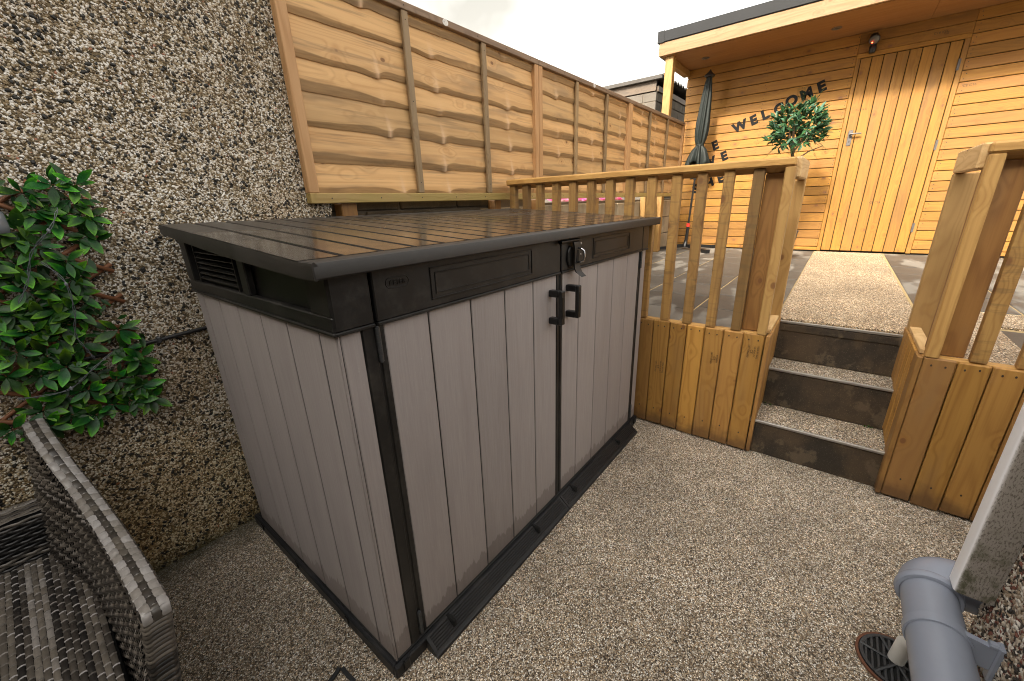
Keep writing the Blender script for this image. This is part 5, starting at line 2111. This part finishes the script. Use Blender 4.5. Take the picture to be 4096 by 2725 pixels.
# side wraps under the rim on both faces and hoops round the front end
mb = MB()
yy = Y0 + 0.02
while yy < Y1 - 0.01:
    for side in (-1, 1):
        xc, zt = back_curve(yy)
        x2, zt2 = back_curve(yy + 0.016)
        ribbon(mb, [(xc + side * 0.021, yy, zt - 0.003), (xc + side * 0.0245, yy + 0.006, zt - 0.011), (x2 + side * 0.0225, yy + 0.013, zt2 - 0.020), (x2 + side * 0.019, yy + 0.016, zt2 - 0.026)], Vector((side, 0, 0.5)), 0.0036, 0.002, rs_.choice((0.35, 0.6, 0.8)))
    yy += 0.0096
z = 0.604
while z > 0.06:
    xc, zt = back_curve(Y0)
    lean = 0.15 * (zt - z)
    tone = rs_.choice((0.02, 0.3, 0.45, 0.5, 0.6, 0.65))
    pts = []
    nr = []
    for q in range(13):
        t = -1 + 2 * q / 12
        ang = t * math.pi / 2
        px = xc - lean + 0.0225 * math.copysign(min(1, abs(math.sin(ang)) ** 0.6), t)
        py = Y0 + 0.030 - 0.034 * (abs(math.cos(ang)) ** 0.35)
        pts.append((px, py, z + 0.003 * math.cos(ang * 3)))
        nr.append(Vector((math.sin(ang), -math.cos(ang), 0.05)))
    ribbon(mb, pts, nr, 0.0045, 0.0026, tone)
    z -= 0.0102
tag(mbo('wraps', mb, M['weave'], sf, (-0.45, 0.3, 0.5), smooth='all', recalc=False), kind='stuff')
# far arm (along X, beside the wall)
AX0, AX1, AY0, AY1, AZ = -1.25, -0.53, 0.955, 1.045, 0.522
am = MB()
am.box((AX0, AY0 + 0.004, 0.06), (AX1 + 0.02, AY1 - 0.004, AZ - 0.004), 0.006)
mbo('arm_core', am, M['void'], sf, (-0.9, 1.0, 0.3))
am = MB()
z = 0.08
r_i = 0
while z < AZ - 0.006:
    pts = []
    x = AX0
    j = 0
    while x < AX1 + 0.02:
        amp = 0.0048 * math.cos(math.pi * (j / 2 + r_i))
        pts.append((x, AY0 - 0.001 - amp, z + 0.0018 * mnoise.noise((x * 12, z * 30, 0))))
        x += 0.0135
        j += 1
    ribbon(am, pts, Vector((0, -1, 0.1)), 0.0048, 0.003, rs_.choice((0.02, 0.05, 0.3, 0.55, 0.65)))
    z += 0.0112
    r_i += 1
for k in range(7):
    y = AY0 + 0.004 + k * 0.0136
    pts = []
    x = AX0
    j = 0
    while x < AX1 + 0.02:
        pts.append((x, y, AZ + 0.002 * math.cos(math.pi * (j / 2 + k))))
        x += 0.018
        j += 1
    ribbon(am, pts, Vector((0, 0, 1)), 0.0066, 0.0022, rs_.choice((0.4, 0.6, 0.8)))
tag(mbo('arm_weave', am, M['weave'], sf, (-0.9, 1.0, 0.3), smooth='all', recalc=False), kind='stuff')
# seat: flat strips along Y crossed by thin ties
SZ = 0.365
st_ = MB()
st_.box((-1.25, 0.10, 0.25), (-0.50, 0.955, SZ - 0.004), 0.004)
mbo('seat_core', st_, M['void'], sf, (-0.85, 0.5, 0.3))
st_ = MB()
x = -1.2
k = 0
while x < -0.505:
    y = 0.10 + rs_.uniform(-0.03, 0)
    tone0 = rs_.choice((0.12, 0.4, 0.55, 0.65, 0.75))
    ph = (k % 2) * 0.5
    yy = 0.09 - ph * 0.040
    while yy < 0.955:
        a, b_ = yy, min(yy + 0.0375, 0.956)
        pts = [(x, a + (b_ - a) * q / 4, SZ + 0.003 * math.sin(math.pi * q / 4)) for q in range(5)]
        ribbon(st_, pts, Vector((0, 0, 1)), 0.0060, 0.002, min(1, max(0.02, tone0 + rs_.uniform(-0.12, 0.12))))
        ribbon(st_, [(x - 0.0064, b_ + 0.0013, SZ), (x, b_ + 0.0013, SZ + 0.0022), (x + 0.0064, b_ + 0.0013, SZ)], Vector((0, 0, 1)), 0.0026, 0.0015, rs_.choice((0.5, 0.8, 1.0)))
        yy += 0.040
    x += 0.0128
    k += 1
tag(mbo('seat_weave', st_, M['weave'], sf, (-0.85, 0.5, SZ), smooth='all', recalc=False), kind='stuff')
for (x, y) in ((-0.55, 0.16), (-0.55, 1.0), (-1.2, 1.0), (-1.2, 0.16)):
    boxo('leg', (x - 0.02, y - 0.02, 0.0), (x + 0.02, y + 0.02, 0.10), M['blk_clean'], sf, 0.004)
boxo('front_apron', (-1.25, 0.105, 0.07), (-1.22, 0.95, 0.25), M['blk_clean'], sf, 0.004)

# ================================================================== PIPES AND DRAIN, RIGHT
gp = thing('soil_pipe', 'thick grey plastic waste pipe with elbow, low on the right wall', 'pipe', (0.5, -1.178, 0.36))
PY, PZ, PR = -1.183, 0.365, 0.055
mb = MB()
mb.tube([(-0.9, PY, PZ), (0.855, PY, PZ)], PR, 40)
mbo('pipe', mb, M['pipe'], gp, (0.0, PY, PZ), smooth=40)
mb = MB()
pts = [(0.846, PY, PZ)]
for k in range(13):
    t = k / 12 * math.pi / 2
    pts.append((0.862 + 0.072 * math.sin(t), PY - 0.072 * (1 - math.cos(t)), PZ))
pts.append((0.934, PY - 0.20, PZ))
mb.tube(pts, PR + 0.003, 40)
# socket lip
mb.lathe([(PR + 0.001, -0.012), (PR + 0.008, -0.010), (PR + 0.0105, -0.004), (PR + 0.0105, 0.006), (PR + 0.008, 0.012), (PR + 0.003, 0.018)], n=40, cap=False)
nL = 6 * 40
mb.v[-nL:] = [(0.850 + p[2], PY + p[0], PZ + p[1]) for p in mb.v[-nL:]]
mbo('elbow', mb, M['pipe'], gp, (0.80, PY, PZ), smooth=40)
mb = MB()
mb.lathe([(PR + 0.0005, -0.013), (PR + 0.0045, -0.012), (PR + 0.0045, 0.012), (PR + 0.0005, 0.013)], n=40, cap=False)
nL = 4 * 40
mb.v[-nL:] = [(0.710 + p[2], PY + p[0], PZ + p[1]) for p in mb.v[-nL:]]
mb.prism([(PY - PR * 0.55, PZ + 0.048), (PY - 0.088, PZ + 0.040), (-1.279, PZ + 0.032), (-1.279, PZ - 0.03), (PY - 0.088, PZ - 0.02), (PY - PR * 0.9, PZ - 0.02)], 0, 0.703, 0.717)
mb.box((0.697, -1.2795, PZ - 0.05), (0.723, -1.268, PZ + 0.052), 0.003)
mb.tube([(0.71, -1.268, PZ + 0.045), (0.71, -1.255, PZ + 0.045)], 0.009, 10)
mbo('bracket', mb, M['pipe'], gp, (0.71, -1.23, PZ), smooth=35)
# white trunking on the wall end
tk = thing('white_trunking', 'white square plastic post with algae on one side, at the right edge', 'trunking', (0.84, -1.24, 0.43))
mb = MB()
pr_ = []
x0, x1, y0, y1 = 0.812, 0.866, -1.2755, -1.209
rcn = 0.013
for (cx, cy, a0) in ((x1 - 0.004, y1 - 0.004, 0), (x0 + rcn, y1 - rcn, 90), (x0 + 0.004, y0 + 0.004, 180), (x1 - 0.004, y0 + 0.004, 270)):
    rr = rcn if (a0 == 90) else 0.004
    for k in range(6):
        t = R(a0 + 90 * k / 5)
        pr_.append((cx + rr * math.cos(t), cy + rr * math.sin(t)))
mb.prism(pr_, 2, 0.432, 2.5)
mbo('casing', mb, M['trunk'], tk, (0.84, -1.24, 0.43), smooth=30)
# drain
dr = thing('drain_cover', 'round black slotted drain cover set in the gravel', 'drain cover', (0.99, -1.225, 0.0))
dcx, dcy, dr_ = 0.935, -1.203, 0.092
mb = MB()
mb.lathe([(dr_ + 0.006, 0.0), (dr_ + 0.006, 0.006), (dr_ - 0.001, 0.007), (dr_ - 0.002, 0.001)], (dcx, dcy, 0), 40, cap=False)
mbo('rim', mb, M['rust'], dr, (dcx, dcy, 0), smooth=40)
mb = MB()
mb.lathe([(dr_ - 0.002, 0.0022), (0.0, 0.0022)], (dcx, dcy, 0), 40, cap=False)
mbo('void', mb, M['void'], dr, (dcx, dcy, 0))
for k in range(-6, 7):
    y = k * 0.0145
    h = math.sqrt(max(0, (dr_ - 0.004) ** 2 - y * y))
    if h > 0.02:
        boxo('bar', (dcx - h, dcy + y - 0.0035, 0.0025), (dcx + h, dcy + y + 0.0035, 0.009), M['iron'], dr, 0.001)
for a in (25, 80, 140):
    mb = MB()
    d = Vector((math.cos(R(a)), math.sin(R(a)), 0))
    mb.tube([Vector((dcx, dcy, 0.0085)) - d * (dr_ - 0.004), Vector((dcx, dcy, 0.0085)) + d * (dr_ - 0.004)], 0.0048, 6)
    mbo('cross_bar', mb, M['iron'], dr, (dcx, dcy, 0.0085))
mb = MB()
mb.lathe([(dr_ - 0.012, 0.003), (dr_ - 0.012, 0.0105), (dr_ - 0.003, 0.0105), (dr_ - 0.003, 0.003)], (dcx, dcy, 0), 40, cap=False)
mbo('grid_ring', mb, M['iron'], dr, (dcx, dcy, 0.005), smooth=30)
wp = thing('waste_outlet', 'short white plastic waste pipe ending over the drain cover', 'pipe', (0.957, -1.22, 0.0))
mb = MB()
mb.tube([(0.945, -1.200, 0.0125), (0.947, -1.205, 0.085), (0.945, -1.235, 0.115), (0.935, -1.31, 0.12)], 0.020, 20)
mbo('outlet_pipe', mb, M['white_pvc'], wp, (0.957, -1.22, 0.06), smooth=40)

# ------------------------------------------------------------------ strap on the gravel
mb = MB()
P = [Vector((-0.18, 0.142, 0.0035)), Vector((-0.135, 0.1475, 0.0045)), Vector((-0.108, 0.1575, 0.0055)), Vector((-0.1025, 0.150, 0.0055)), Vector((-0.103, 0.12, 0.005)), Vector((-0.100, 0.085, 0.0035))]
for a, b_ in ((0, 2), (3, 5)):
    pts = P[a:b_ + 1]
    vs = []
    for i, p in enumerate(pts):
        d = (pts[min(i + 1, len(pts) - 1)] - pts[max(i - 1, 0)]).normalized()
        s = Vector((-d.y, d.x, 0)) * 0.006
        vs += [p - s, p + s, p + s + Vector((0, 0, 0.003)), p - s + Vector((0, 0, 0.003))]
    fs = []
    for i in range(len(pts) - 1):
        for k in range(4):
            k2 = (k + 1) % 4
            fs.append((i * 4 + k, i * 4 + k2, i * 4 + 4 + k2, i * 4 + 4 + k))
    fs += [(0, 1, 2, 3), tuple((len(pts) - 1) * 4 + k for k in range(4))]
    mb.add(vs, fs)
tag(mbo('strap', mb, M['strap'], None, (-0.11, 0.14, 0.0)), 'thin black strap bent into a point on the gravel', 'strap')
